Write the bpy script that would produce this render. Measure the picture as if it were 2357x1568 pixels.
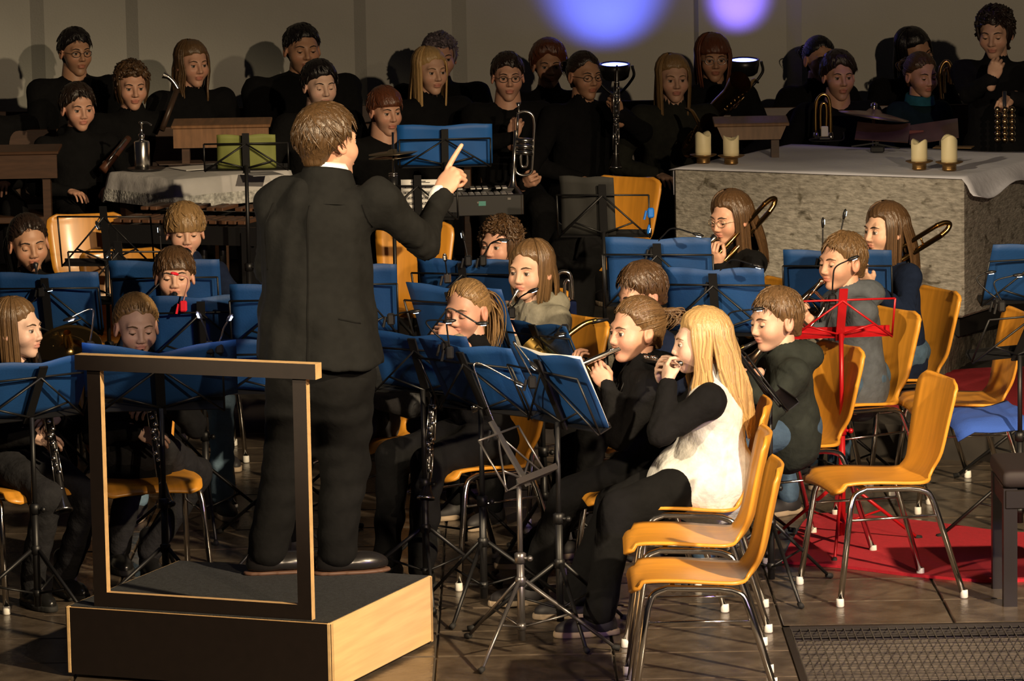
import bpy, math, random
import numpy as np
from mathutils import Vector, Matrix
for o in list(bpy.data.objects): bpy.data.objects.remove(o)
SC = bpy.context.scene
COL = SC.collection
random.seed(7); RNG = np.random.default_rng(7)
# ------------------------------------------------------------------ camera
FPX, CAMH, PITCH, ROLL = 9500.0, 3.05, math.radians(7.8), math.radians(1.0)
_f = np.array([0, math.cos(PITCH), -math.sin(PITCH)]); _r0 = np.array([1., 0, 0]); _u0 = np.array([0, math.sin(PITCH), math.cos(PITCH)])
_r = math.cos(ROLL)*_r0-math.sin(ROLL)*_u0; _u = math.sin(ROLL)*_r0+math.cos(ROLL)*_u0
CPOS = np.array([0, 0, CAMH])
cam = bpy.data.cameras.new('camera'); cam.sensor_width = 36; cam.lens = 36*FPX/2357; cam.clip_end = 200
camo = bpy.data.objects.new('camera', cam); COL.objects.link(camo); SC.camera = camo
camo.matrix_world = Matrix(((_r[0], _u[0], -_f[0], 0), (_r[1], _u[1], -_f[1], 0), (_r[2], _u[2], -_f[2], CAMH), (0, 0, 0, 1)))
def _ray(x, y): return _f*FPX+_r*(x-1178.5)+_u*(784-y)
def G(x, y, z=0.0):      # point of the photograph that lies at height z
    d = _ray(x, y); return CPOS+d*((z-CAMH)/d[2])
def P(x, y, Y):          # point of the photograph at distance Y down the church
    d = _ray(x, y); return CPOS+d*(Y/d[1])
# ------------------------------------------------------------------ light
SC.view_settings.view_transform = 'Standard'; SC.view_settings.look = 'None'; SC.view_settings.gamma = 1
SC.view_settings.use_curve_mapping = False; SC.view_settings.exposure = 0.0
w = bpy.data.worlds.new('church_dark'); SC.world = w; w.use_nodes = True
w.node_tree.nodes['Background'].inputs[0].default_value = (.55, .5, .6, 1); w.node_tree.nodes['Background'].inputs[1].default_value = .012
def spot(name, loc, target, energy, color, angle, blend=.5, radius=.12):
    l = bpy.data.lights.new(name, 'SPOT'); l.energy = energy; l.color = color; l.spot_size = math.radians(angle); l.spot_blend = blend; l.shadow_soft_size = radius
    o = bpy.data.objects.new(name, l); COL.objects.link(o); o.location = loc
    o.rotation_euler = (Vector(target)-Vector(loc)).to_track_quat('-Z', 'Y').to_euler(); return o
spot('stage_spot_right', (4.9, 8.2, 5.1), (.4, 15.2, .4), 6000, (1, .77, .48), 42, .6)
spot('stage_spot_left', (-4.4, 7.4, 4.6), (1.75, 16.6, .8), 3600, (1, .79, .52), 23, .5)
spot('nave_spot', (3.4, 4.5, 4.6), (1.2, 23.2, 1.7), 2150, (1, .74, .48), 60, .8, .08)
spot('purple_spot', (3.8, 9.0, 2.3), (.9, 14.3, .2), 330, (.33, .22, 1), 30, .7, .3)
# ------------------------------------------------------------------ materials
def _bsdf(m): return m.node_tree.nodes['Principled BSDF']
MATS = {}
def mat(name, col, rough=.6, metal=0., noise=0., nscale=8., bump=0., bscale=60., attr=False, coat=0., emit=None, estr=0., spec=None, stretch=None, ncol=None):
    if name in MATS: return MATS[name]
    m = bpy.data.materials.new(name); m.use_nodes = True; nt = m.node_tree; b = _bsdf(m); N = nt.nodes; L = nt.links
    b.inputs['Base Color'].default_value = (*col, 1); b.inputs['Roughness'].default_value = rough; b.inputs['Metallic'].default_value = metal
    if coat: b.inputs['Coat Weight'].default_value = coat; b.inputs['Coat Roughness'].default_value = .15
    if spec is not None: b.inputs['Specular IOR Level'].default_value = spec
    if emit: b.inputs['Emission Color'].default_value = (*emit, 1); b.inputs['Emission Strength'].default_value = estr
    src = None
    tc = N.new('ShaderNodeTexCoord'); mp = N.new('ShaderNodeMapping'); L.new(tc.outputs['Object'], mp.inputs[0])
    if stretch: mp.inputs['Scale'].default_value = stretch
    if noise:
        n = N.new('ShaderNodeTexNoise'); n.inputs['Scale'].default_value = nscale; n.inputs['Detail'].default_value = 5
        L.new(mp.outputs[0], n.inputs['Vector'])
        r = N.new('ShaderNodeValToRGB'); r.color_ramp.elements[0].position = .3; r.color_ramp.elements[1].position = .7
        c2 = ncol or tuple(min(1, c*(1+noise)) for c in col); c1 = col if ncol else tuple(c*(1-noise) for c in col)
        r.color_ramp.elements[0].color = (*c1, 1); r.color_ramp.elements[1].color = (*c2, 1)
        L.new(n.outputs['Fac'], r.inputs[0]); src = r.outputs[0]; L.new(src, b.inputs['Base Color'])
    if attr:
        a = N.new('ShaderNodeAttribute'); a.attribute_name = 'col'
        mx = N.new('ShaderNodeMix'); mx.data_type = 'RGBA'; mx.blend_type = 'MULTIPLY'; mx.inputs[0].default_value = 1
        if src: L.new(src, mx.inputs[6])
        else: mx.inputs[6].default_value = (*col, 1)
        L.new(a.outputs['Color'], mx.inputs[7]); L.new(mx.outputs[2], b.inputs['Base Color'])
    if bump:
        n2 = N.new('ShaderNodeTexNoise'); n2.inputs['Scale'].default_value = bscale; n2.inputs['Detail'].default_value = 3; L.new(mp.outputs[0], n2.inputs['Vector'])
        bp = N.new('ShaderNodeBump'); bp.inputs['Strength'].default_value = bump; bp.inputs['Distance'].default_value = .02
        L.new(n2.outputs['Fac'], bp.inputs['Height']); L.new(bp.outputs[0], b.inputs['Normal'])
    MATS[name] = m; return m
BLACKM = mat('black_metal', (.008, .008, .009), .45, .15)
CHROME = mat('chrome', (.72, .70, .68), .16, 1.)
SILVER = mat('silver_plate', (.80, .78, .75), .2, 1.)
BRASS = mat('brass', (.78, .50, .16), .2, 1.)
GOLD = mat('gold_lacquer', (.85, .55, .15), .2, 1.)
DARKBRASS = mat('dark_brass', (.36, .22, .08), .28, 1.)
PLASTIC = mat('black_plastic', (.01, .01, .011), .35)
RUBBER = mat('rubber', (.012, .012, .012), .8)
BLUE = mat('blue_card', (.0035, .045, .165), .62, noise=.18, nscale=5, bump=.05, bscale=120)
WHITE = mat('white_paper', (.78, .77, .74), .8)
SKINCAP = mat('white_cap', (.75, .73, .68), .6)
LEDW = mat('led_white', (.9, .95, 1), .4, emit=(.62, .82, 1), estr=2.5)
OAK = mat('pale_plywood', (.74, .50, .24), .5, noise=.12, nscale=3, stretch=(1, 1, 14), bump=.03)
EDGE = mat('plywood_edge', (.56, .36, .17), .55, noise=.15, nscale=30)
FILM = mat('dark_film', (.012, .0075, .006), .5, noise=.1, nscale=30)
DWOOD = mat('dark_wood', (.060, .028, .014), .45, noise=.25, nscale=4, stretch=(2, 2, 16))
MWOOD = mat('mid_wood', (.20, .10, .045), .45, noise=.25, nscale=4, stretch=(12, 2, 2))
# ------------------------------------------------------------------ mesh builder
def nrm(v): v = np.asarray(v, float); n = np.linalg.norm(v); return v/n if n > 1e-9 else v
def frame(y, zhint=(0, 0, 1)):       # 3x3 with columns X, Y, Z; Y along y, Z near zhint
    y = nrm(y); z = np.asarray(zhint, float); z = z-y*(z@y)
    if np.linalg.norm(z) < 1e-4: z = np.array([1., 0, 0])-y*y[0]
    z = nrm(z); return np.column_stack([np.cross(y, z), y, z])
def yawm(a): a = math.radians(a); return np.column_stack([[math.sin(a), -math.cos(a), 0], [math.cos(a), math.sin(a), 0], [0, 0, 1.]])   # local +Y looks along yaw a
def rx(a): a = math.radians(a); c, s = math.cos(a), math.sin(a); return np.array([[1, 0, 0], [0, c, -s], [0, s, c]])
def ry(a): a = math.radians(a); c, s = math.cos(a), math.sin(a); return np.array([[c, 0, s], [0, 1, 0], [-s, 0, c]])
class MB:
    def __init__(s): s.V = []; s.F = []; s.M = []; s.C = []; s.n = 0; s.T = None
    def put(s, V, F, m=0, col=None):
        V = np.asarray(V, float).reshape(-1, 3)
        if s.T is not None: V = V@s.T[0].T+s.T[1]
        s.V.append(V); F = np.asarray(F, int) if not (isinstance(F, list) and F and len(set(map(len, F))) > 1) else F
        if isinstance(F, list): s.F += [[i+s.n for i in f] for f in F]; s.M += [m]*len(F)
        else:
            s.F.append(F+s.n); s.M.append(np.full(len(F), m) if np.isscalar(m) else m)
        s.C.append(np.ones((len(V), 3)) if col is None else np.broadcast_to(np.asarray(col, float), (len(V), 3))); s.n += len(V); return s
    def box(s, c, size, R=None, m=0, taper=1.):
        x, y, z = np.asarray(size, float)/2; v = np.array([[a*x, b*y, d*z] for d in (-1, 1) for b in (-1, 1) for a in (-1, 1)])
        v[4:, :2] *= taper
        if R is not None: v = v@np.asarray(R).T
        return s.put(v+np.asarray(c), [(0, 2, 3, 1), (4, 5, 7, 6), (0, 1, 5, 4), (2, 6, 7, 3), (0, 4, 6, 2), (1, 3, 7, 5)], m)
    def cbox(s, c, size, R=None, m=0, b=.004):      # box with chamfered edges
        h = np.asarray(size, float)/2; b = min(b, h.min()*.45); vs = []; I = {}
        for sx in (-1, 1):
            for sy in (-1, 1):
                for sz in (-1, 1):
                    for ax in range(3):
                        q = np.array([sx, sy, sz])*(h-b); q[ax] = (sx, sy, sz)[ax]*h[ax]; I[(sx, sy, sz, ax)] = len(vs); vs.append(q)
        F = []
        for ax in range(3):
            o = [i for i in range(3) if i != ax]
            for sg in (-1, 1):
                q = []
                for a, c2 in ((-1, -1), (1, -1), (1, 1), (-1, 1)):
                    k = [0]*3; k[ax] = sg; k[o[0]] = a; k[o[1]] = c2; q.append(I[(*k, ax)])
                F.append(q)
            for a in (-1, 1):
                for c2 in (-1, 1):
                    k = [0]*3; k[o[0]] = a; k[o[1]] = c2; k0 = k[:]; k1 = k[:]; k0[ax] = -1; k1[ax] = 1
                    F.append([I[(*k0, o[0])], I[(*k1, o[0])], I[(*k1, o[1])], I[(*k0, o[1])]])
        for sx in (-1, 1):
            for sy in (-1, 1):
                for sz in (-1, 1): F.append([I[(sx, sy, sz, 0)], I[(sx, sy, sz, 1)], I[(sx, sy, sz, 2)]])
        v = np.array(vs)
        for i, f in enumerate(F):     # orient outwards
            p = v[f]; n = np.cross(p[1]-p[0], p[2]-p[0])
            if n@p.mean(0) < 0: F[i] = f[::-1]
        if R is not None: v = v@np.asarray(R).T
        return s.put(v+np.asarray(c), F, m)
    def tube(s, pts, r, n=8, m=0, cap=True, flat=None, closed=False, col=None):
        p = np.asarray(pts, float); k = len(p); r = np.full(k, r) if np.isscalar(r) else np.asarray(r, float)
        t = np.gradient(p, axis=0) if not closed else np.roll(p, -1, 0)-np.roll(p, 1, 0)
        t /= np.maximum(np.linalg.norm(t, axis=1, keepdims=True), 1e-9)
        u = np.zeros_like(p); a = np.array([0, 0, 1.]) if abs(t[0][2]) < .9 else np.array([1., 0, 0])
        for i in range(k):
            a = a-t[i]*(a@t[i]); a = nrm(a); u[i] = a
        v = np.cross(t, u); an = np.linspace(0, 2*np.pi, n, endpoint=False)
        fl = flat or 1.
        V = p[:, None]+r[:, None, None]*(np.cos(an)[None, :, None]*u[:, None]*fl+np.sin(an)[None, :, None]*v[:, None])
        i = np.arange(k if closed else k-1)[:, None]; j = np.arange(n)[None]; i2 = (i+1) % k
        F = np.stack([i*n+j, i*n+(j+1) % n, i2*n+(j+1) % n, i2*n+j], -1).reshape(-1, 4)[:, ::-1]
        s.put(V.reshape(-1, 3), F, m, col)
        if cap and not closed:
            b = s.n-k*n; s.F.append(np.array([[b+x for x in range(n)]])); s.M.append(np.full(1, m)); e = b+(k-1)*n
            s.F.append(np.array([[e+x for x in range(n)][::-1]])); s.M.append(np.full(1, m))
        return s
    def lathe(s, prof, c=(0, 0, 0), R=None, n=16, m=0):   # profile [(r, z)] round local Z
        pr = np.asarray(prof, float); an = np.linspace(0, 2*np.pi, n, endpoint=False); k = len(pr)
        V = np.stack([pr[:, :1]*np.cos(an), pr[:, :1]*np.sin(an), np.repeat(pr[:, 1:], n, 1)], -1).reshape(-1, 3)
        if R is not None: V = V@np.asarray(R).T
        i = np.arange(k-1)[:, None]; j = np.arange(n)[None]
        F = np.stack([i*n+j, i*n+(j+1) % n, (i+1)*n+(j+1) % n, (i+1)*n+j], -1).reshape(-1, 4)
        return s.put(V+np.asarray(c), F, m)
    def ball(s, c, r, n=10, m=0, R=None):
        k = n; th = np.linspace(0, np.pi, k+1); r = np.full(3, r) if np.isscalar(r) else np.asarray(r, float); an = np.linspace(0, 2*np.pi, n, endpoint=False)
        V = np.stack([np.sin(th)[:, None]*np.cos(an)*r[0], np.sin(th)[:, None]*np.sin(an)*r[1], np.repeat(-np.cos(th)[:, None], n, 1)*r[2]], -1).reshape(-1, 3)
        if R is not None: V = V@np.asarray(R).T
        i = np.arange(k)[:, None]; j = np.arange(n)[None]
        F = np.stack([i*n+j, i*n+(j+1) % n, (i+1)*n+(j+1) % n, (i+1)*n+j], -1).reshape(-1, 4)
        return s.put(V+np.asarray(c), F, m)
    def prism(s, poly, z0, z1, m=0):
        p = np.asarray(poly, float); k = len(p); V = np.vstack([np.column_stack([p, np.full(k, z0)]), np.column_stack([p, np.full(k, z1)])])
        F = [list(range(k))[::-1], list(range(k, 2*k))]+[[i, (i+1) % k, k+(i+1) % k, k+i] for i in range(k)]
        return s.put(V, F, m)
    def grid(s, A, m=0, closed_u=False, col=None):     # A[nu][nv][3]
        A = np.asarray(A, float); nu, nv = A.shape[:2]; i = np.arange(nu if closed_u else nu-1)[:, None]; j = np.arange(nv-1)[None]
        F = np.stack([i*nv+j, ((i+1) % nu)*nv+j, ((i+1) % nu)*nv+j+1, i*nv+j+1], -1).reshape(-1, 4)
        return s.put(A.reshape(-1, 3), F, m, col)
    def slab(s, A, th, m=0):        # sheet A[nu][nv] with thickness th
        A = np.asarray(A, float); du = np.gradient(A, axis=0); dv = np.gradient(A, axis=1); n = np.cross(du, dv); n /= np.maximum(np.linalg.norm(n, axis=2, keepdims=True), 1e-9)
        B = A-n*th; nu, nv = A.shape[:2]; s.grid(A, m); s.grid(B[::-1], m)
        b0 = s.n-2*nu*nv; b1 = s.n-nu*nv; a = lambda i, j: b0+i*nv+j; c = lambda i, j: b1+(nu-1-i)*nv+j
        F = [[a(i+1, 0), a(i, 0), c(i, 0), c(i+1, 0)] for i in range(nu-1)]+[[a(i, nv-1), a(i+1, nv-1), c(i+1, nv-1), c(i, nv-1)] for i in range(nu-1)]
        F += [[a(0, j), a(0, j+1), c(0, j+1), c(0, j)] for j in range(nv-1)]+[[a(nu-1, j+1), a(nu-1, j), c(nu-1, j), c(nu-1, j+1)] for j in range(nv-1)]
        s.F.append(np.array(F)); s.M.append(np.full(len(F), m)); return s
    def mesh(s, name, mats, off=(0, 0, 0), smooth=True):
        me = bpy.data.meshes.new(name); V = np.vstack(s.V)-np.asarray(off); lens = []; idx = []
        for f in s.F:
            if isinstance(f, list): lens.append(np.array([len(f)])); idx.append(np.array(f))
            else: lens.append(np.full(len(f), f.shape[1])); idx.append(f.ravel())
        M = np.concatenate([np.atleast_1d(np.asarray(x)) for x in s.M]); lens = np.concatenate(lens); idx = np.concatenate(idx)
        me.vertices.add(len(V)); me.vertices.foreach_set('co', V.astype(np.float32).ravel())
        me.loops.add(len(idx)); me.loops.foreach_set('vertex_index', idx.astype(np.int32))
        me.polygons.add(len(lens)); st = np.concatenate([[0], np.cumsum(lens)[:-1]])
        me.polygons.foreach_set('loop_start', st.astype(np.int32)); me.polygons.foreach_set('loop_total', lens.astype(np.int32))
        me.polygons.foreach_set('material_index', M.astype(np.int32)); me.polygons.foreach_set('use_smooth', np.full(len(lens), bool(smooth)))
        C = np.vstack(s.C)
        if (C != 1).any():
            at = me.color_attributes.new('col', 'FLOAT_COLOR', 'POINT'); at.data.foreach_set('color', np.column_stack([C, np.ones(len(C))]).astype(np.float32).ravel())
        for x in (mats if isinstance(mats, (list, tuple)) else [mats]): me.materials.append(x)
        me.update(); me.validate(); return me
    def build(s, name, mats, parent=None, smooth=True, world=True, sharp=None):
        off = np.zeros(3)
        if parent is not None and world:
            q = parent
            while q is not None: off = off+np.array(q.location); q = q.parent
        me = s.mesh(name, mats, off, smooth)
        if smooth and sharp is not None: me.set_sharp_from_angle(angle=math.radians(sharp))
        o = bpy.data.objects.new(name, me); COL.objects.link(o); o.parent = parent; return o
def tag(o, label=None, cat=None, group=None, kind=None):
    if label: o['label'] = label
    if cat: o['category'] = cat
    if group: o['group'] = group
    if kind: o['kind'] = kind
    return o
def thing(name, label, cat, loc=(0, 0, 0), group=None, rotz=0.):
    o = bpy.data.objects.new(name, None); COL.objects.link(o); o.location = tuple(map(float, loc)); o.rotation_euler = (0, 0, rotz); o.empty_display_size = .1
    return tag(o, label, cat, group)
def bez(ps, n=12):          # smooth curve through points (Catmull-Rom)
    p = np.asarray(ps, float); p = np.vstack([2*p[0]-p[1], p, 2*p[-1]-p[-2]]); out = []
    for i in range(1, len(p)-2):
        for t in np.linspace(0, 1, n, endpoint=False):
            a, b, c, d = p[i-1:i+3]; out.append(.5*((2*b)+(-a+c)*t+(2*a-5*b+4*c-d)*t*t+(-a+3*b-3*c+d)*t**3))
    out.append(p[-2]); return np.array(out)
# ------------------------------------------------------------------ distance fields and surface nets
def smin(a, b, k): h = np.clip(.5+.5*(b-a)/k, 0, 1); return b+(a-b)*h-k*h*(1-h)
def smax(a, b, k): return -smin(-a, -b, k)
def cone(p, a, b, ra, rb):
    a = np.asarray(a, np.float32); d = np.asarray(b, np.float32)-a; x = p[0]-a[0]; y = p[1]-a[1]; z = p[2]-a[2]
    t = np.clip((x*d[0]+y*d[1]+z*d[2])/max(float(d@d), 1e-9), 0, 1)
    return np.sqrt((x-t*d[0])**2+(y-t*d[1])**2+(z-t*d[2])**2)-(ra+(rb-ra)*t)
def ell(p, c, r, R=None):
    x = [p[i]-c[i] for i in range(3)]
    if R is not None: x = [sum(R[j][i]*x[j] for j in range(3)) for i in range(3)]
    k0 = np.sqrt(sum((x[i]/r[i])**2 for i in range(3))); k1 = np.sqrt(sum((x[i]/r[i]**2)**2 for i in range(3)))
    return k0*(k0-1)/np.maximum(k1, 1e-6)
def surfnet(fn, lo, hi, h):
    lo = np.asarray(lo, float); n = np.ceil((np.asarray(hi, float)-lo)/h).astype(int)+1
    ax = [np.float32(lo[i])+np.float32(h)*np.arange(n[i], dtype=np.float32) for i in range(3)]
    p = np.meshgrid(*ax, indexing='ij'); F = fn(p).astype(np.float32)
    F[0] = F[-1] = 1; F[:, 0] = F[:, -1] = 1; F[:, :, 0] = F[:, :, -1] = 1; S = F < 0
    cn = [(a, b, c) for a in (0, 1) for b in (0, 1) for c in (0, 1)]; sh = tuple(n-1)
    cnt = sum(S[a:a+sh[0], b:b+sh[1], c:c+sh[2]].astype(np.int8) for a, b, c in cn); act = (cnt > 0) & (cnt < 8)
    I = np.argwhere(act); idx = -np.ones(sh, int); idx[act] = np.arange(len(I)); pos = np.zeros((len(I), 3)); num = np.zeros(len(I))
    f = {c: F[I[:, 0]+c[0], I[:, 1]+c[1], I[:, 2]+c[2]] for c in cn}
    for c in cn:
        for a in range(3):
            if c[a]: continue
            d = list(c); d[a] = 1; f0, f1 = f[c], f[tuple(d)]; m = (f0 < 0) != (f1 < 0); t = np.where(m, f0/np.where(m, f0-f1, 1), 0)
            q = np.tile(np.array(c, float), (len(I), 1)); q[:, a] = t; pos[m] += q[m]; num[m] += 1
    V = lo+h*(I+pos/np.maximum(num, 1)[:, None]); Q = []
    for a in range(3):
        b, c = (a+1) % 3, (a+2) % 3; s0 = [slice(None)]*3; s1 = [slice(None)]*3; s0[a] = slice(0, -1); s1[a] = slice(1, None)
        E = S[tuple(s0)] != S[tuple(s1)]; J = np.argwhere(E); J = J[(J[:, b] > 0) & (J[:, c] > 0) & (J[:, b] < n[b]-1) & (J[:, c] < n[c]-1)]
        def cell(db, dc): K = J.copy(); K[:, b] -= db; K[:, c] -= dc; return idx[K[:, 0], K[:, 1], K[:, 2]]
        q = np.stack([cell(1, 1), cell(0, 1), cell(0, 0), cell(1, 0)], 1); fl = ~S[J[:, 0], J[:, 1], J[:, 2]]; q[fl] = q[fl][:, ::-1]; Q.append(q)
    return V, np.vstack(Q)
def folds(p, amp, seed, k=(30, 75)):
    r = np.random.default_rng(seed); d = 0
    for i in range(5):
        v = r.normal(size=3); v = v/np.linalg.norm(v)*r.uniform(*k); v[2] *= 1.3; d = d+np.sin(p[0]*v[0]+p[1]*v[1]+p[2]*v[2]+r.uniform(0, 6)+1.5*np.sin(p[i % 3]*17+i))
    return d*amp/3
# ------------------------------------------------------------------ the setting
FLOORM = mat('stone_floor', (.046, .034, .025), .26, noise=.45, nscale=9, bump=.12, bscale=30, ncol=(.125, .098, .072))
JOINT = mat('floor_joint', (.085, .07, .055), .8)
PLASTER = mat('plaster', (.53, .53, .48), .9, noise=.04, nscale=3, bump=.12, bscale=90)
STONE = mat('altar_stone', (.25, .235, .20), .85, noise=.3, nscale=24, bump=.5, bscale=40, stretch=(1, 1, 3), ncol=(.54, .51, .45))
ROUGHST = mat('rough_stone', (.08, .07, .055), .9, noise=.4, nscale=14, bump=.9, bscale=40, ncol=(.22, .2, .16))
CARPET = mat('red_carpet', (.43, .008, .022), .95, noise=.12, nscale=60, bump=.25, bscale=300)
DARKST = mat('chancel_stone', (.035, .03, .026), .6, noise=.3, nscale=6)
PIT = mat('pit_black', (.006, .006, .006), .9)
GX0, GX1, GY0, GY1 = .955, 2.40, 12.9, 14.575           # floor grating opening
b = MB()
for x0, x1, y0, y1 in ((-9, GX0, 2, 26), (GX1, 9, 2, 26), (GX0, GX1, GY1, 26), (GX0, GX1, 2, GY0)): b.box(((x0+x1)/2, (y0+y1)/2, -.11), (x1-x0, y1-y0, .2))
b.box(((GX0+GX1)/2, (GY0+GY1)/2, -.4), (GX1-GX0+.1, GY1-GY0+.1, .1), m=1)
floor = tag(b.build('floor', [JOINT, PIT], smooth=False), kind='structure')
TW, TD = .62, .42
tb = MB(); tb.cbox((0, 0, -.006), (TW-.010, TD-.014, .012), b=.003); tme = tb.mesh('tile', [FLOORM], smooth=False)
for j in range(-4, 15):
    for i in range(-6, 4):
        cx = GX0+(i+.5)*TW-(TW/2 if j % 2 and False else 0); cy = GY1+(j+.5)*TD
        if cx > GX0 and cx < GX1+.3 and cy < GY1 and cy > GY0-.2: continue
        o = bpy.data.objects.new('tile', tme); COL.objects.link(o); o.parent = floor; o.location = (cx, cy, random.uniform(-.001, .001)); o.rotation_euler = (random.uniform(-.002, .002), random.uniform(-.002, .002), random.choice((0, math.pi)))
        if cy > GY1 and j == 14: pass
# floor beyond the tiles keeps the same stone
b = MB(); b.box((-5.2, 12, -.005), (6.9, 20, .01)); b.box((6.0, 12, -.005), (5.2, 20, .01)); tag(b.build('floor_slab', FLOORM, floor, smooth=False, world=False))
g = thing('floor_grating', 'square mesh metal grating let into the dark stone floor', 'grating', ((GX0+GX1)/2, GY1, 0))
b = MB(); b.box(((GX0+GX1)/2, GY1-.012, -.02), (GX1-GX0, .024, .04)); b.box((GX0+.012, (GY0+GY1)/2, -.02), (.024, GY1-GY0, .04)); b.box((GX1-.012, (GY0+GY1)/2, -.02), (.024, GY1-GY0, .04)); b.build('grating_frame', mat('grate_frame', (.035, .03, .026), .5, .5), g, smooth=False)
GR = mat('grate_bar', (.10, .092, .082), .5, .4)
m1 = MB().box((0, 0, 0), (.003, GY1-GY0-.05, .003)).mesh('long_bar', [GR], smooth=False); m2 = MB().box((0, 0, 0), (GX1-GX0-.05, .0022, .0016)).mesh('cross_bar', [mat('grate_cross', (.06, .055, .05), .5, .4)], smooth=False)
for i in range(45):
    x = GX0+.03+i*.0315
    if x < GX1-.02: o = bpy.data.objects.new('long_bar', m1); COL.objects.link(o); o.parent = g; o.location = (x-g.location.x, (GY0+GY1)/2-GY1, -.0085)
for i in range(38):
    y = -.03-i*.044
    if GY1+y > GY0+.02: o = bpy.data.objects.new('cross_bar', m2); COL.objects.link(o); o.parent = g; o.location = (0, y, -.0115)
# chancel steps (parallel to the altar and the podium)
CU = nrm((.938, -.346)); CV = np.array([-CU[1], CU[0]])
def cline(x, y, x2): return (x2, y+(x2-x)*CU[1]/CU[0])
p1 = [cline(-2, 19.55, -9), cline(-2, 19.55, 5.0), (5.0, 26), (-9, 26)]
b = MB(); b.prism(p1, -.01, .15); s1 = tag(b.build('step_lower', DARKST, smooth=False), kind='structure'); s1.name = 'trim_1'
q0 = G(2125, 868, .15)[:2]; c2 = q0+CU*.02
p2 = [tuple(c2-CU*9), tuple(c2), tuple(c2+CV*7), tuple(c2+CV*7-CU*10)]
b = MB(); b.prism(p2, .14, .32); s2 = tag(b.build('trim_2', DARKST, smooth=False), kind='structure')
# rough stone edging of the upper step
def rbox(p, c, hs, r):
    x, y = p[0]-c[0], p[1]-c[1]; q = [np.abs(x*CU[0]+y*CU[1])-hs[0], np.abs(x*CV[0]+y*CV[1])-hs[1], np.abs(p[2]-c[2])-hs[2]]
    return np.sqrt(sum(np.maximum(v, 0)**2 for v in q))+np.minimum(np.maximum(np.maximum(q[0], q[1]), q[2]), 0)-r
for k in range(6):
    a = c2+CV*(.02+k*.55); m = a+CV*.27
    st = MB(); V, F = surfnet(lambda p: rbox(p, (m[0]+.01, m[1], .235), (.045, .255, .075), .03)+folds(p, .007, k, (30, 110)), (m[0]-.35, m[1]-.4, .1), (m[0]+.35, m[1]+.4, .4), .016)
    st.put(V, F); st.build('edge_stone', ROUGHST, s2)
for k in range(4):
    m = c2-CU*(.3+k*.6)
    st = MB(); V, F = surfnet(lambda p: rbox(p, (m[0], m[1], .235), (.275, .045, .075), .03)+folds(p, .007, k+9, (30, 110)), (m[0]-.4, m[1]-.3, .1), (m[0]+.4, m[1]+.3, .4), .016)
    st.put(V, F); st.build('edge_stone', ROUGHST, s2)
# back wall: shallow facets, each with a narrow return
WY = 23.6
edges = [(-60, 26), (70, 34), (290, 30), (815, 28), (1040, 34), (1597, 10), (1810, 34), (2420, 30)]
pl = [(-9., WY)]
for x, wd in edges:
    X0 = P(x, 60, WY)[0]; X1 = P(x+wd, 60, WY)[0]; pl += [(X0, WY), (X1, WY-.05)]
pl += [(9., WY)]
b = MB(); A = np.array([[(x, y, z) for z in (0, 9)] for x, y in pl]); b.grid(A[::-1]); b.grid(np.array([[(x, 24.4, z) for z in (0, 9)] for x in (-9, 9)])); tag(b.build('wall_back', PLASTER, smooth=False), kind='structure')
# carpets
def rug(name, label, pts, z, th=.012):
    pts = bez(pts+[pts[0]], 8)[:-1, :2]; b = MB(); b.prism(pts, z, z+th); o = b.build(name, CARPET, smooth=False); return tag(o, label, 'carpet')
rug('red_carpet', 'red carpet on the floor under the two empty orange chairs', [G(1800, 1298), G(1830, 1240), G(1890, 1188), G(2120, 1205), G(2300, 1228), G(2480, 1245), G(2500, 1310), G(2330, 1342), G(2120, 1330), G(1950, 1310)], 0)
rug('red_carpet', 'red carpet lying on the chancel step before the altar', [G(2010, 940, .15), G(2020, 885, .15), G(2140, 862, .15), G(2330, 850, .15), G(2480, 860, .15), G(2480, 950, .15), G(2250, 960, .15)], .15)
# ------------------------------------------------------------------ altar
AFR = G(2219, 732, .42); AZ = P(2217, 411, AFR[1])[2]; AFL = G(1550, 388, AZ); AFR = G(2217, 411, AZ)
au = nrm(AFR-AFL); av = np.array([-au[1], au[0], 0]); AW = np.linalg.norm(AFR-AFL); AD = 1.35
AR = np.column_stack([au, av, [0, 0, 1]]); ac = AFL+au*AW/2+av*AD/2
am_n = STONE.node_tree; am_N = am_n.nodes; am_L = am_n.links; am_b = am_N['Principled BSDF']; am_src = am_b.inputs['Base Color'].links[0].from_socket
am_t = am_N.new('ShaderNodeTexCoord'); am_m = am_N.new('ShaderNodeMapping'); am_m.inputs['Scale'].default_value = (1, 1, 1.7); am_L.new(am_t.outputs['Object'], am_m.inputs[0])
am_p = am_N.new('ShaderNodeTexNoise'); am_p.inputs['Scale'].default_value = 11; am_p.inputs['Detail'].default_value = 6; am_p.inputs['Distortion'].default_value = .6; am_L.new(am_m.outputs[0], am_p.inputs['Vector'])
am_r = am_N.new('ShaderNodeValToRGB'); am_r.color_ramp.elements[0].position = .30; am_r.color_ramp.elements[0].color = (.35, .33, .28, 1); am_r.color_ramp.elements[1].position = .40; am_r.color_ramp.elements[1].color = (1, 1, 1, 1); am_L.new(am_p.outputs['Fac'], am_r.inputs[0])
am_x = am_N.new('ShaderNodeMix'); am_x.data_type = 'RGBA'; am_x.blend_type = 'MULTIPLY'; am_x.inputs[0].default_value = 1; am_L.new(am_src, am_x.inputs[6]); am_L.new(am_r.outputs[0], am_x.inputs[7]); am_L.new(am_x.outputs[2], am_b.inputs['Base Color'])
alt = thing('altar', 'massive grey stone altar block behind the trombone players', 'altar', (ac[0], ac[1], .32))
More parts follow.
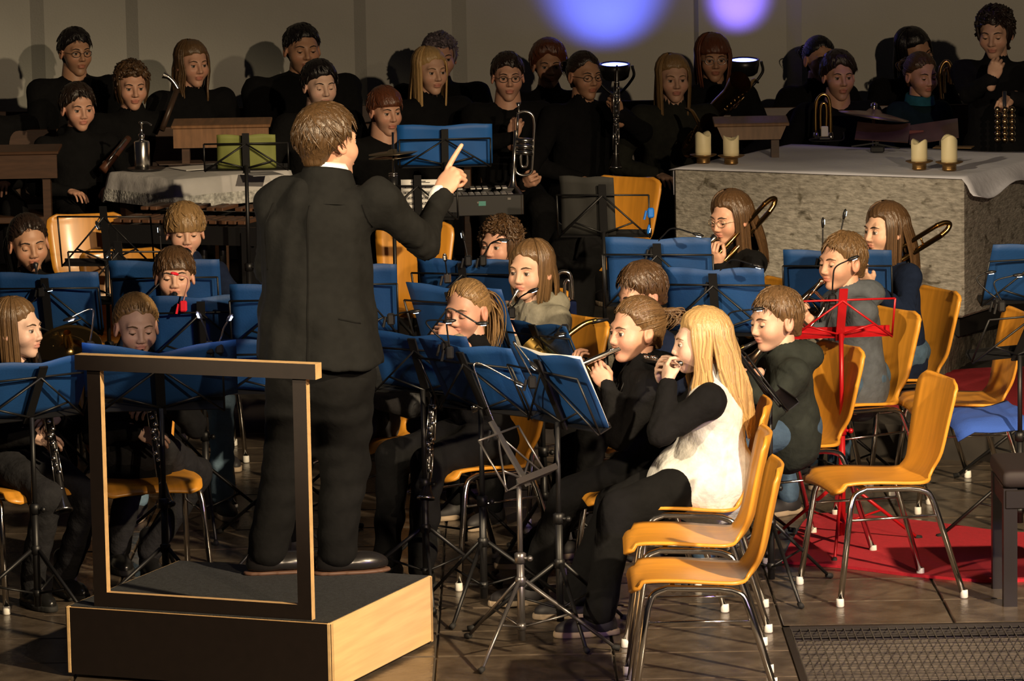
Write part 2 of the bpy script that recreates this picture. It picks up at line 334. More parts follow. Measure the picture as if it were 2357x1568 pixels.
b = MB(); b.cbox((ac[0], ac[1], (AZ+.42)/2), (AW, AD, AZ-.42), AR, b=.012); b.build('stone_block', STONE, alt, smooth=False)
b = MB(); b.box((ac[0], ac[1], .37), (AW-.10, AD-.14, .104), AR); b.build('plinth', mat('plinth_dark', (.012, .011, .01), .8), alt, smooth=False)
CLOTH = mat('white_cloth', (.80, .82, .92), .9, bump=.12, bscale=25)
nu, nv = 40, 20; A = np.zeros((nu, nv, 3))
for i in range(nu):
    for j in range(nv):
        u = -.02+(AW+.20)*i/(nu-1); v = -.012+(AD-.02)*j/(nv-1); z = AZ+.006+.0035*math.sin(u*9+v*3)*math.sin(v*13)
        if v < .0: z -= .004
        if u > AW: z -= min(.11, (u-AW)*1.0)*(.75+.25*math.sin(v*9)); u = AW+(u-AW)*.35+.012
        if u < 0: z -= .008
        A[i, j] = AFL+au*u+av*v; A[i, j, 2] = z
b = MB(); b.slab(A, .004); tc = tag(b.build('altar_cloth', CLOTH), 'white linen cloth spread over the stone altar top', 'altar cloth')
s = MB(); q = AFL-au*.012; s.slab([[q+av*(.02+.03*i)+np.array([0, 0, AZ-q[2]-.13*j/4-.004]) for j in range(5)] for i in range(3)], .003); s.build('hanging_corner', CLOTH, tc)
WAX = mat('candle_wax', (.80, .70, .42), .5, emit=(.8, .6, .3), estr=.03); BRZ = mat('bronze', (.30, .18, .07), .35, .9)
def candle(px, py, h, label, k):
    q = G(px, py, AZ+.008); t = thing('candle', label, 'candle', (q[0], q[1], AZ+.01), 'altar candles')
    b = MB(); b.lathe([(0, 0), (.034, 0), (.036, .006), (.033, .010), (.036, .014), (.033, .018), (.036, .022), (.034, .028), (.05, .032), (.068, .040), (.067, .044), (.04, .040), (0, .038)], q*[1, 1, 0]+[0, 0, AZ+.01], n=24); b.build('brass_holder', BRZ, t)
    b = MB(); n = 20; prof = [(0, .038), (.039, .038), (.040, .06), (.0395, h*.8), (.040, .038+h*.95), (.036, .038+h), (.028, .03+h), (0, .024+h)]
    b.lathe(prof, q*[1, 1, 0]+[0, 0, AZ+.01], n=n); V = b.V[0]; an = np.arctan2(V[:, 1]-q[1], V[:, 0]-q[0]); up = V[:, 2] > AZ+.03+h*.8; V[up, 2] += .012*np.sin(an[up]*2+k); b.build('wax', WAX, t)
    b = MB(); b.tube([q*[1, 1, 0]+[0, 0, AZ+.03+h], q*[1, 1, 0]+[.002, 0, AZ+.05+h]], .0018, 5); b.build('wick', RUBBER, t)
candle(1619, 376, .11, 'thick cream candle nearest the left corner of the altar', 0)
candle(1683, 378, .095, 'second thick cream candle from the left end of the altar', 1.5)
candle(2116, 391, .10, 'shorter cream candle of the right pair on the altar', 3)
candle(2185, 393, .125, 'tallest cream candle, rightmost on the stone altar', 4.5)
# blue uplights behind the players
LEDB = mat('led_blue', (.2, .2, 1), .4, emit=(.12, .16, 1), estr=9)
def uplight(px, py, Y, tgt, e, ang, label, col):
    q = P(px, py, Y); t = thing('stage_uplight', label, 'stage light', (q[0], q[1], .32), 'LED uplights')
    d = nrm((0, -.12, 1.)); R = frame(np.cross(d, (1, 0, 0)), d)
    b = MB(); b.lathe([(0, -.075), (.062, -.075), (.078, -.06), (.086, -.02), (.088, .012), (.080, .014), (.078, .006)], q, R, n=20); b.build('housing', PLASTIC, t)
    b = MB(); b.lathe([(0, .004), (.076, .006)], q, R, n=20); b.build('lens', LEDB, t)
    b = MB(); b.tube(bez([q+R@np.array([-.098, 0, 0]), q+R@np.array([-.1, 0, -.07]), q+np.array([0, 0, -.16]), q+R@np.array([.1, 0, -.07]), q+R@np.array([.098, 0, 0])]), .008, 6); b.build('yoke', BLACKM, t)
    b = MB(); b.tube([q+[0, 0, -.16], [q[0], q[1], .32]], .016, 8); b.lathe([(0, 0), (.16, 0), (.15, .02), (0, .03)], (q[0], q[1], .32), n=16); b.build('stand', BLACKM, t)
    spot('uplight_beam', tuple(q+d*.05), tgt, e, col, ang, 1., .05)
uplight(1415, 152, 23.0, (P(1395, 5, WY)[0], WY-.1, 1.80), 62, 68, 'round blue LED uplight glowing beside the clarinet player', (.10, .14, 1))
uplight(1712, 142, 23.0, (P(1698, 5, WY)[0], WY-.1, 1.73), 70, 36, 'round blue LED uplight glowing by the woman with fringe', (.22, .14, 1))
# ------------------------------------------------------------------ conductor's podium
PU = nrm((.92, -.37, 0)); PV = np.array([-PU[1], PU[0], 0]); PA = np.array([-1.55, 13.93, 0]); PW, PD, PZ = 1.0, .87, .245
PR = np.column_stack([PU, PV, [0, 0, 1]])
def pp(u, v, z): return PA+PU*u+PV*v+np.array([0, 0, z])
pod = thing('conductor_podium', 'low wooden conductor podium with a dark carpeted top and guard rail', 'podium', tuple(pp(PW/2, PD/2, 0)))
def pb(name, c, size, mats, m=0): b = MB(); b.box(pp(*c), size, PR, m); return b.build(name, mats, pod, smooth=False)
FE = np.array([1, 1, 0, 0, 1, 1])
pb('front_panel', (PW/2, .009, PZ/2+.005), (PW, .018, PZ-.012), [FILM, EDGE], FE)
pb('back_panel', (PW/2, PD-.009, PZ/2+.005), (PW, .018, PZ-.012), [FILM, EDGE], FE)
b = MB(); b.cbox(pp(PW-.009, PD/2, PZ/2+.007), (.018, PD+.002, PZ-.01), PR, b=.004); b.build('side_panel', OAK, pod, smooth=False)
b = MB(); b.cbox(pp(.009, PD/2, PZ/2+.007), (.018, PD+.002, PZ-.01), PR, b=.004); b.build('side_panel', OAK, pod, smooth=False)
pb('top_board', (PW/2, PD/2, PZ-.006), (PW-.002, PD-.002, .012), [EDGE])
pb('carpet_top', (PW/2, PD/2, PZ+.001), (PW-.02, PD-.02, .006), [mat('podium_carpet', (.018, .02, .023), .95, noise=.5, nscale=90, bump=.4, bscale=300)])
rail = thing('x', '', '', (0, 0, 0)); bpy.data.objects.remove(rail)
PT = .83
pb('rail_post', (.125, .035, PZ+PT/2), (.05, .028, PT), [FILM, EDGE], FE); pb('rail_post', (.895, .035, PZ+PT/2), (.05, .028, PT), [FILM, EDGE], FE)
pb('bottom_rail', (.51, .035, PZ+.03), (.72, .028, .05), [FILM, EDGE], FE)
b = MB(); b.box(pp(.51, .035, PZ+PT+.02), (.90, .05, .052), PR, FE); b.build('top_rail', [FILM, EDGE], pod, smooth=False)
# ------------------------------------------------------------------ shell chairs
CHW = mat('orange_beech', (.62, .27, .028), .40, noise=.13, nscale=5, stretch=(9, 1, 1), coat=.12)
def chair_meshes():
    prof = bez([(.235, .418), (.215, .438), (.16, .449), (.05, .447), (-.06, .438), (-.135, .437), (-.178, .455), (-.205, .50), (-.222, .56), (-.24, .65), (-.262, .75), (-.275, .80)], 4)
    s = np.linspace(0, 1, len(prof)); wd = np.interp(s, [0, .04, .1, .3, .42, .52, .6, .7, .9, .955, .985, 1], [.150, .182, .197, .200, .19, .150, .137, .168, .192, .186, .168, .138])
    nv = 13; A = np.zeros((len(prof), nv, 3))
    for i, (y, z) in enumerate(prof):
        for j in range(nv):
            t = -1+2*j/(nv-1); k = np.interp(s[i], [0, .45, .55, 1], [0, 0, 1, 1])
            A[i, j] = (wd[i]*t, y+.030*k*t*t*(1 if s[i] < .95 else .9), z+(1-k)*(.012*t*t-.006 if s[i] > .12 else -.012*t*t))
    out = [('seat_shell', MB().slab(A, .011).mesh('seat_shell', [CHW]), None)]
    ends = []
    for sx in (-1, 1):
        pts = np.vstack([[(sx*.225, .225, .02)], bez([(sx*.200, .175, .36), (sx*.192, .155, .405), (sx*.188, .11, .424)], 4), [(sx*.186, -.06, .418)], bez([(sx*.188, -.10, .412), (sx*.193, -.135, .395), (sx*.200, -.155, .35)], 4), [(sx*.225, -.255, .02)]])
        out.append(('leg_frame', MB().tube(pts, .0115, 10).mesh('leg_frame', [CHROME]), None))
        for y in (.228, -.258):
            out.append(('foot_cap', MB().lathe([(0, 0), (.013, 0), (.0155, .004), (.0145, .03), (.012, .032)], (sx*.226, y, 0), n=10).mesh('foot_cap', [SKINCAP]), None))
        out.append(('side_bar', MB().tube([(sx*.205, .18, .315), (sx*.206, -.168, .315)], .005, 6).mesh('side_bar', [CHROME]), None))
    for y in (.09, -.07): out.append(('cross_bar', MB().tube([(-.188, y, .416), (.188, y, .414)], .009, 8).mesh('cross_bar', [CHROME]), None))
    return out
CHM = chair_meshes(); CHAIRS = []
def chair(x, y, yaw, label, z=0.):
    t = thing('shell_chair', label, 'chair', (x, y, z), 'orange shell chairs', math.radians(yaw-90))
    for n, me, _ in CHM:
        o = bpy.data.objects.new(n, me); COL.objects.link(o); o.parent = t
    return t
def chair_top(px, py, yaw, label, z=0.):
    q = G(px, py, z+.80); f = yawm(yaw)@np.array([0, .275, 0]); return chair(q[0]+f[0], q[1]+f[1], yaw, label, z)
chair(.60, 13.36, 180, 'empty orange shell chair nearest the camera, front of the three in line')
chair(.605, 14.02, 179, 'empty orange shell chair between the nearest chair and the blonde flute player')
chair(1.07, 16.02, 207, 'orange shell chair on which the boy in dark green hoodie sits')
chair(1.35, 15.17, 195, 'empty orange shell chair standing alone on the edge of the red carpet')
chair_top(2352, 716, 188, 'empty orange shell chair with a blue cloth on its seat at the right edge')
chair_top(1452, 407, 236, 'empty orange shell chair beside the left corner of the stone altar', .32)
chair_top(195, 492, 280, 'empty orange shell chair behind the girl with dark ponytail', .15)
q = G(280, 572, .85); chair(q[0]+.04, q[1]-.29, 278, 'empty orange shell chair left of the boy with side-swept fringe').scale = (1.06, 1.06, 1.06)
chair_top(958, 512, 258, 'empty orange shell chair half hidden behind the conductor\'s raised arm', .15)
# blue cloth on the right-hand chair
q = G(2290, 952, .455); b = MB(); R = yawm(188)
A = np.array([[q+R@np.array([-.19+.38*i/11, -.10+.30*j/9, -.004+(.03*max(0, .4-j/9)**2*4 if i > 5 else 0)-max(0, (j-7)/9)*.16-(.07*max(0, 2-i)/2)*.6+.003*math.sin(i*1.3+j)]) for j in range(10)] for i in range(12)])
tag(b.slab(A[:, ::-1], .006).build('blue_cloth', mat('blue_felt', (.03, .09, .42), .95, bump=.2, bscale=200)), 'bright blue felt cloth lying on the rightmost chair seat', 'cloth')
# ------------------------------------------------------------------ music stands, folders, clip lamps
def stand(px, py, Y, yaw, label, tilt=20, metal=None, w=.46, h=.24, spread=.33, folder=None, fl=None, base=None, floorz=0., rot=None, pole_r=.010, fw=None, fh=.31, roll=0., paper=None, open_=6., pt=None, pl=None, fx=0.):
    """desk whose tray centre appears at (px,py); yaw = side on which the player sits"""
    metal = metal or BLACKM; q = P(px, py, Y); R = yawm(yaw)@ry(roll)@rx(tilt)           # local +Y to the player, Z up the desk, leaning away
    t = thing('music_stand', label, 'music stand', (q[0], q[1], floorz), 'music stands')
    L = lambda x, y, z: q+R@np.array([x, y, z], float)
    if pt is not None:
        for fh in np.arange(.12, .36, .005):
            v = L(0, .01, fh)-CPOS
            if 784-FPX*(v@_u)/(v@_f) <= pt: break
        h = min(h, fh*.8)
    b = MB(); b.box(L(0, .022, 0), (w, .05, .004), R); b.box(L(0, .046, .009), (w, .003, .022), R); b.build('tray', metal, t, smooth=False)
    b = MB(); b.box(L(0, -.008, h/2+.02), (.034, .008, h+.06), R); b.build('centre_bar', metal, t, smooth=False)
    b = MB(); r = .0042
    b.tube([L(-w/2, -.006, h), L(w/2, -.006, h)], r, 6)
    for s in (-1, 1):
        b.tube([L(s*w/2, -.006, h), L(s*w/2, -.006, 0)], r, 6); b.tube([L(0, -.012, h), L(s*w/2, -.012, 0)], r, 6); b.tube([L(0, -.012, h*.1), L(s*w*.32, -.012, h*.36)], r, 6)
    b.build('wire_frame', metal, t)
    top = L(0, -.025, .03); foot = np.array([top[0], top[1], floorz]) if base is None else np.array([*base[:2], floorz])
    mid = foot+(top-foot)*.55
    b = MB(); b.tube([foot+[0, 0, .05], mid], pole_r*1.35, 10); b.build('lower_pole', metal, t)
    b = MB(); b.tube([mid-(top-foot)*.04, top], pole_r*.95, 8); b.build('upper_pole', metal, t)
    b = MB(); b.lathe([(0, -.018), (pole_r*2, -.018), (pole_r*2.1, .015), (pole_r*1.2, .02)], mid, n=10); b.tube([mid, mid+[.03, -.02, 0]], .006, 6); b.ball(mid+[.034, -.022, 0], .011, 6); b.build('collar', metal, t)
    a0 = rot if rot is not None else random.uniform(0, 120); hub = foot+[0, 0, .26]; low = foot+[0, 0, .10]
    b = MB(); b.lathe([(0, -.015), (.018, -.015), (.02, .012), (.012, .02)], hub, n=10); b.build('hub', metal, t); b = MB(); b.lathe([(0, -.012), (.016, -.012), (.016, .012), (0, .012)], low, n=10); b.build('lower_hub', metal, t)
    for k in range(3):
        a = math.radians(a0+120*k); d = np.array([math.cos(a), math.sin(a), 0])
        b = MB(); e = foot+d*spread+[0, 0, .012]; b.tube([hub+d*.018, e], [.008, .0065], 6); lg = b.build('leg', metal, t)
        c = MB(); c.tube([e-d*.012+[0, 0, .004], e+d*.014-[0, 0, .002]], [.0095, .011], 8); c.build('rubber_foot', RUBBER, lg)
        b = MB(); b.tube([low+d*.014, foot+d*spread*.5+[0, 0, .136]], .0045, 5); b.build('brace', metal, t)
    f = None
    if folder is not None:
        W = fw or w; n = 13; f = MB(); A = np.zeros((n, 9, 3))
        for i in range(n):
            for j in range(9):
                x = fx-W/2+W*i/(n-1); A[i, j] = L(x, .010+abs(x)*math.tan(math.radians(open_))+.003*math.sin(i*1.1+j*.5), .004+fh*j/8+.003*math.sin(i*.9)*(j/8))
        f.slab(A, .0035); f = tag(f.build('music_folder', folder), fl[0], 'music folder', fl[1] if len(fl) > 1 else 'music folders')
        if paper:
            x0, x1, e = paper; b = MB(); A = [[L(x0+(x1-x0)*i/4, .019+abs(x0+(x1-x0)*i/4)*math.tan(math.radians(open_)), .006+(fh*.96+e)*j/3) for j in range(4)] for i in range(5)]
            b.slab(A, .002); tag(b.build('sheet_music', WHITE), pl, 'sheet music')
    return t, L
def lamp(base, tip, label, up=.12, head=None, col=PLASTIC, goose=None, lit=True, side=(0, 0, 0), glow=0.):
    """gooseneck clip lamp from clip to lamp head (world points)"""
    base = np.asarray(base, float); tip = np.asarray(tip, float); t = thing('clip_lamp', label, 'clip lamp', tuple(base), 'clip-on stand lamps')
    b = MB(); b.cbox(base, (.03, .03, .045), b=.006); b.tube([base+[-.02, 0, .01], base+[-.03, 0, -.03]], .006, 6); b.build('clip', col, t, smooth=False)
    mid = (base+tip)/2+[0, 0, up]+np.asarray(side); c = bez([base+[0, 0, .02], base*.75+tip*.25+[0, 0, up*.8]+np.asarray(side)*.7, mid, tip], 6)
    b = MB(); b.tube(c, .0032, 6); b.build('gooseneck', goose or PLASTIC, t)
    d = nrm(head if head is not None else c[-1]-c[-3]); R = frame(d)
    b = MB(); b.ball(tip+d*.016, (.0105, .025, .0075), 8, R=R); b.build('lamp_head', col, t)
    if glow:
        l = bpy.data.lights.new('lamp_glow', 'POINT'); l.energy = glow; l.color = (.72, .72, 1); l.shadow_soft_size = .02; o = bpy.data.objects.new('lamp_glow', l); COL.objects.link(o); o.location = tuple(tip+d*.03+R@np.array([0, 0, -.03]))
    b = MB(); b.box(tip+d*.020+R@np.array([0, 0, -.007]), (.008, .020, .003), R); b.build('led_strip', LEDW if lit else SKINCAP, t, smooth=False)
    return t
BL = BLUE
S = {}
def st(key, *a, **k): S[key] = stand(*a, **k)
st('L1', 62, 966, 14.95, 125, 'black music stand in front of the girl in left profile', tilt=32, folder=BL, fl=('blue music folder on the stand before the girl in left profile',), rot=75, fw=.46, pt=838)
st('L2', 372, 944, 14.95, 93, 'black music stand behind the podium rail before the girl looking down', tilt=32, folder=BL, fl=('wide-open blue music folder seen above the podium rail',), w=.46, fw=.56, open_=14, rot=200, pt=816)
st('L3', 468, 832, 16.7, 92, 'grey-poled music stand before the boy in light jeans', folder=BL, fl=('blue music folder with the red lamp clipped to it',), metal=None, rot=40, fh=.32, fw=.40, paper=(.11, .205, .0), pl='white sheet edge in the folder with the red lamp', pt=688)
st('L4', 385, 752, 17.8, 90, 'black music stand before the boy with the side-swept fringe', folder=BL, fl=('blue music folder behind the dark-haired trumpet boy',), fw=.48, fh=.31, pt=606)
st('L5', 116, 770, 17.8, 86, 'black music stand of the trumpet girl with dark ponytail', folder=BL, fl=('blue music folder directly before the trumpet girl with dark ponytail',), fw=.46, fh=.30, pt=634)
st('L6', 250, 612, 18.9, 80, 'empty black wire music stand before the chair at far left', w=.44, tilt=12)
st('L7', 285, 700, 18.2, 82, 'empty black wire music stand with a clipped lamp below the far-left chair', w=.46, tilt=14, h=.25)
st('M1', 665, 795, 16.5, 90, 'music stand hidden behind the conductor\'s left hip', folder=BL, fl=('blue music folder peeping out left of the conductor\'s jacket',), pt=662)
st('M2', 655, 905, 15.6, 90, 'music stand behind the conductor\'s left leg', folder=BL, fl=('blue music folder beside the conductor\'s jacket hem',), fw=.46, pt=790)
st('M3', 825, 770, 17.3, 90, 'music stand hidden behind the conductor\'s right side', folder=BL, fl=('blue music folder corner right of the conductor\'s back',), fw=.34, w=.34, pt=616)
st('M4', 1080, 728, 17.4, 72, 'black music stand before the curly-haired trumpet player', folder=BL, fl=('blue music folder before the curly-haired trumpet player',), fw=.42, fh=.33, pt=603)
st('M5', 1072, 812, 16.1, 55, 'black music stand left of the girl with closed eyes', folder=BL, fl=('blue music folder behind the girl with closed eyes',), tilt=22, fw=.46, fh=.33, pt=666)
st('M6', 985, 905, 15.25, 58, 'black music stand right beside the conductor\'s trouser leg', folder=BL, fl=('dark blue music folder right beside the conductor\'s jacket',), tilt=24, fw=.44, pt=778)
st('M7', 1122, 948, 14.95, 48, 'black music stand before the girl with closed eyes', folder=BL, fl=('blue music folder tilted in front of the girl with closed eyes',), tilt=30, fw=.46, fh=.31, rot=250, pt=802)
st('M8', 1302, 980, 14.5, 32, 'tall black music stand before the dark-haired flute player', folder=BL, fl=('blue music folder with a white sheet edge before the flute player',), tilt=24, fw=.46, fh=.29, rot=285, paper=(-.21, .225, .012), pl='white sheet music standing on the flute girl\'s tall stand', pt=822)
st('M9', 1262, 838, 15.9, 45, 'black music stand below the trumpet girl in grey', folder=BL, fl=('small blue music folder below the trumpet girl in grey',), tilt=26, fw=.30, w=.36, fh=.25, pt=752)
st('R1', 1520, 706, 17.0, 80, 'black music stand before the trombone player with glasses', folder=BL, fl=('large blue music folder before the trombone player with glasses',), fw=.44, fh=.31, tilt=16, pt=554)
st('R2', 1650, 772, 16.3, 78, 'black music stand behind the blonde flute player', folder=BL, fl=('blue music folder behind the long-haired blonde girl',), fw=.40, fh=.29, tilt=18, pt=624)
st('R3', 1930, 715, 17.45, 82, 'black music stand behind the boy in the grey hoodie', folder=BL, fl=('blue music folder behind the boy in the grey hoodie',), fw=.46, fh=.28, pt=584)
st('R4', 2372, 696, 17.6, 105, 'black music stand at the right edge carrying a folder', folder=BL, fl=('blue music folder at the right edge of the group',), tilt=26, fw=.42, fh=.31, pt=568)
REDM = mat('red_metal', (.45, .008, .012), .35, .2)
st('R5', 1932, 776, 16.1, 97, 'empty bright red wire music stand behind the dark hoodie boy', metal=REDM, w=.42, h=.17, tilt=22, rot=20)
st('R6', 2335, 822, 16.3, 118, 'empty black music stand above the blue cloth chair', w=.42, h=.22, tilt=34, rot=190)
GREYM = mat('grey_metal', (.16, .15, .15), .35, .8)
st('F1', 1217, 1110, 14.15, -24, 'low grey wire music stand in front of the empty orange seat back', metal=GREYM, w=.34, h=.20, tilt=32, rot=245)
st('F2', 1795, 928, 15.2, 8, 'black music stand seen edge-on in front of the dark hoodie boy', w=.34, h=.27, tilt=36, rot=285)
st('B1', 1025, 384, 19.9, 92, 'black music stand in the back before the long-haired blonde woman', folder=mat('blue_card_bright', (.004, .085, .33), .6, noise=.1), fl=('bright blue music folder right of the conductor\'s head',), fw=.46, fh=.195, floorz=.15, w=.44, h=.14, tilt=10, pt=292)
st('B2', 568, 392, 19.6, 90, 'black wire music stand over the lace-covered table', folder=mat('green_card', (.17, .19, .045), .7, noise=.1), fl=('olive green music folder on the stand over the lace-covered table',), fw=.28, fh=.15, floorz=.15, w=.40, h=.14, tilt=8, pt=315)
st('B3', 1392, 545, 18.6, 80, 'black music stand in front of the chair beside the altar', folder=mat('charcoal_card', (.018, .018, .017), .8, noise=.2), fl=('charcoal grey music folder in front of the chair by the altar',), fw=.25, fh=.27, fx=-.075, w=.42, h=.20, tilt=12, pt=411)
st('B4', 965, 505, 18.9, 85, 'music stand with a printed score behind the conductor\'s right arm', w=.36, h=.16, tilt=8)
# printed score page on stand B4
t_, L_ = S['B4']; b = MB(); A = [[L_(-.08+.17*i/4, .012, .0+.185*j/4) for j in range(5)] for i in range(5)]; b.slab(A, .003); sc = tag(b.build('score_page', WHITE), 'white printed score page behind the conductor\'s raised hand', 'sheet music')
INK = mat('ink', (.03, .03, .03), .8)
b = MB(); Rb = yawm(85)@rx(8)
for k in range(6):
    for l in range(4): b.box(L_(.005, .0085, .016+k*.026+l*.0035), (.15, .001, .0008), Rb)
    for n_ in range(9): b.box(L_(-.06+n_*.0155, .0085, .018+k*.026+random.random()*.008), (.004, .001, .005), Rb)
b.box(L_(.01, .0085, .178), (.05, .001, .003), Rb); b.box(L_(.01, .0085, .172), (.09, .001, .002), Rb); b.build('printed_staves', INK, sc, smooth=False)
# clip lamps
def lp(b, Yb, t, Yt, label, **k): lamp(P(*b, Yb), P(*t, Yt), label, **k)
lp((242, 515), 18.88, (222, 512), 18.85, 'lit clip lamp at the top of the far-left empty stand', up=.03, head=(.4, -.3, -.8))
lp((265, 590), 18.15, (250, 580), 18.1, 'black clip lamp on the empty stand below the far-left chair', up=.03)
lp((95, 672), 17.72, (105, 668), 17.6, 'black clip lamp at the middle of the ponytail girl\'s folder', up=.03, head=(1, -.3, .2))
lp((372, 590), 17.75, (368, 540), 17.75, 'upright thin clip lamp by the dark-haired trumpet boy\'s hair', up=.0)
lp((432, 620), 17.7, (428, 573), 17.65, 'lit clip lamp in front of the side-swept fringe boy\'s mouth', up=.03, head=(.5, -.6, -.3))
REDP = mat('red_plastic', (.75, .02, .04), .4)
lp((422, 705), 16.6, (408, 632), 16.5, 'red-headed gooseneck lamp in front of the dark-haired trumpet boy\'s face', up=.05, side=(.03, 0, 0), col=REDP, goose=mat('pink_goose', (.7, .35, .3), .4), lit=False)
lp((208, 800), 14.9, (150, 737), 14.8, 'lit gooseneck lamp arching over the left-profile girl\'s folder', up=.09, side=(.05, 0, 0), head=(.9, 0, .2), goose=SILVER, glow=.6)
lp((482, 800), 14.9, (462, 733), 14.85, 'thin black-headed clip lamp above the podium rail', up=.02, glow=.4)
lp((505, 800), 14.9, (525, 738), 14.85, 'thin silver-necked clip lamp above the podium rail', up=.02, goose=SILVER, glow=.3)
lp((900, 735), 15.6, (945, 718), 15.5, 'clip lamp beside the conductor\'s jacket pocket', up=.01, head=(1, 0, .1))
lp((1025, 800), 14.85, (1045, 738), 14.8, 'clip lamp just under the closed-eyes girl\'s nose', up=.05, side=(-.08, 0, .0), head=(-1, 0, -.1))
lp((1035, 812), 14.82, (1100, 745), 14.78, 'long black gooseneck lamp across the closed-eyes girl\'s chin', up=.08, side=(-.05, 0, .03), head=(1, 0, .02))
lp((1178, 720), 16.0, (1218, 672), 15.9, 'brightly lit clip lamp under the grey-jacket trumpet girl\'s chin', up=.02, head=(.9, -.2, .35))
lp((1112, 600), 17.3, (1150, 552), 17.2, 'black clip lamp before the curly-haired player\'s eye', up=.03, head=(1, 0, -.1))
lp((1030, 640), 17.3, (1025, 600), 17.25, 'silver-white clip lamp at the left end of the curly player\'s folder', up=.0, lit=False, col=SILVER)
lp((1078, 600), 17.3, (1068, 552), 17.3, 'thin clip lamp left of the curly-haired player', up=.0)
lp((1300, 760), 15.8, (1280, 770), 15.7, 'silver clip lamp right of the small blue folder', up=.02, head=(1, 0, .1))
lp((1142, 998), 14.3, (1185, 878), 14.3, 'large silver gooseneck lamp arching over the tilted blue folder', up=.10, side=(-.10, 0, .06), head=(.9, -.2, -.4), goose=SILVER)
lp((1225, 880), 14.35, (1222, 835), 14.3, 'silver gooseneck lamp on the flute player\'s stand', up=.07, side=(-.06, 0, .04), head=(.6, -.5, -.6), goose=SILVER)
lp((1503, 580), 16.95, (1598, 538), 16.8, 'lit gooseneck lamp above the large folder by the trombone', up=.06, head=(1, 0, -.25))
lp((1640, 655), 16.25, (1735, 610), 16.1, 'thin gooseneck lamp above the folder behind the blonde girl', up=.06, head=(1, 0, -.3))
lp((1690, 790), 15.1, (1735, 712), 15.0, 'black-tipped clip lamp before the dark hoodie boy\'s brow', up=.03, side=(-.05, 0, .02), head=(1, 0, .05))
lp((1893, 600), 17.4, (1894, 522), 17.4, 'straight thin lamp standing left of the grey hoodie boy\'s hair', up=.0)
lp((1930, 560), 17.4, (1942, 502), 17.4, 'straight thin lamp standing above the grey hoodie boy\'s hair', up=.0)
lp((1916, 690), 16.05, (1955, 598), 16.0, 'black clip lamp curving over the grey hoodie boy\'s cheek', up=.05, side=(-.02, 0, .0), head=(.8, 0, .3))
lp((2296, 700), 16.25, (2270, 628), 16.25, 'lit clip lamp arching left of the right-edge folder', up=.04, side=(-.06, 0, 0), head=(.9, 0, .1))
lp((2306, 705), 16.2, (2335, 634), 16.2, 'lit clip lamp in front of the right-edge folder', up=.04, side=(-.05, 0, 0), head=(1, 0, .05))
lp((1498, 490), 18.5, (1494, 520), 18.5, 'small blue clip lamp on the charcoal folder stand', up=.0, col=mat('blue_plastic', (.01, .15, .6), .4))
# ------------------------------------------------------------------ tables, percussion, pews
a, l, r_ = G(404, 414, 1.07), G(257, 397, 1.07), G(660, 392, 1.07); tu, tv = nrm(r_-a), nrm(l-a); TL = np.linalg.norm(r_-a)+.02; TLV = np.linalg.norm(l-a)+.02
tt = a+tu*TL/2+tv*TLV/2; tab = thing('side_table', 'small dark wooden table under the lace-edged cloth', 'table', (tt[0], tt[1], .32)); TR = np.column_stack([tu, tv, [0, 0, 1]])
b = MB(); b.cbox((tt[0], tt[1], 1.05), (TL-.02, TLV-.02, .03), TR); b.build('table_top', DWOOD, tab, smooth=False)
for su in (-1, 1):
    for sv in (-1, 1): b = MB(); b.box(tt*[1, 1, 0]+tu*su*(TL/2-.06)+tv*sv*(TLV/2-.06)+[0, 0, .68], (.05, .05, .72), TR, taper=1.); b.build('leg', DWOOD, tab, smooth=False)
LACE = mat('lace', (.42, .42, .40), .9, noise=.45, nscale=55, bump=.6, bscale=60); TCL = mat('table_linen', (.50, .49, .49), .9, noise=.1, nscale=6, bump=.2, bscale=20)
def ring(off, z, n=28, wave=0.):
    c = []; hx, hy = TL/2+off, TLV/2+off
    for k in range(4*n):
        e, s = divmod(k, n); s = s/n
        x, y = [(-hx+2*hx*s, -hy), (hx, -hy+2*hy*s), (hx-2*hx*s, hy), (-hx, hy-2*hy*s)][e]
        wv = wave*math.sin(k*.9)*(.5+.5*math.sin(k*.31)); c.append(tt*[1, 1, 0]+tu*(x*(1+wv))+tv*(y*(1+wv))+[0, 0, z+.6*wv*.2+(-.03 if (k % n) < 2 or (k % n) > n-3 else 0)*wave*10])
    return c
b = MB(); A = np.array([ring(-TLV/2+.01, 1.072), ring(-.01, 1.072), ring(.004, 1.068), ring(.012, 1.03, wave=.01), ring(.02, .985, wave=.02)]); b.grid(np.transpose(A, (1, 0, 2)), closed_u=True)
cl = tag(b.build('lace_tablecloth', TCL), 'white lace-edged cloth on the small table at the left', 'tablecloth')
b = MB(); n_ = 112; A = np.array([ring(.022, .987, wave=.02), ring(.026, .955, wave=.025), ring(.028, .925+.0, wave=.03)]); b.grid(np.transpose(A, (1, 0, 2)), closed_u=True); b.build('lace_edge', LACE, cl)
q = G(328, 392, 1.075); t = thing('pump_dispenser', 'shiny metal pump dispenser on a dark tray on the lace-covered table', 'dispenser', tuple(q))
b = MB(); b.lathe([(0, 0), (.038, 0), (.04, .006), (.04, .145), (.036, .15), (.014, .155), (.012, .165), (.016, .168), (.016, .185), (.006, .19), (.006, .235), (.012, .238), (.012, .25), (0, .252)], q, n=24); b.build('bottle', SILVER, t)
b = MB(); b.tube(bez([q+[0, 0, .243], q+[.03, -.01, .245], q+[.055, -.015, .232]]), .005, 6); b.build('spout', SILVER, t)
b = MB(); b.lathe([(0, -.001), (.085, -.001), (.10, .008), (.098, .011), (.08, .003), (0, .003)], q+[.02, 0, .002], n=24); tag(b.build('round_tray', mat('tray_dark', (.04, .035, .035), .3, .6)), 'dark round tray under the metal pump dispenser', 'tray')
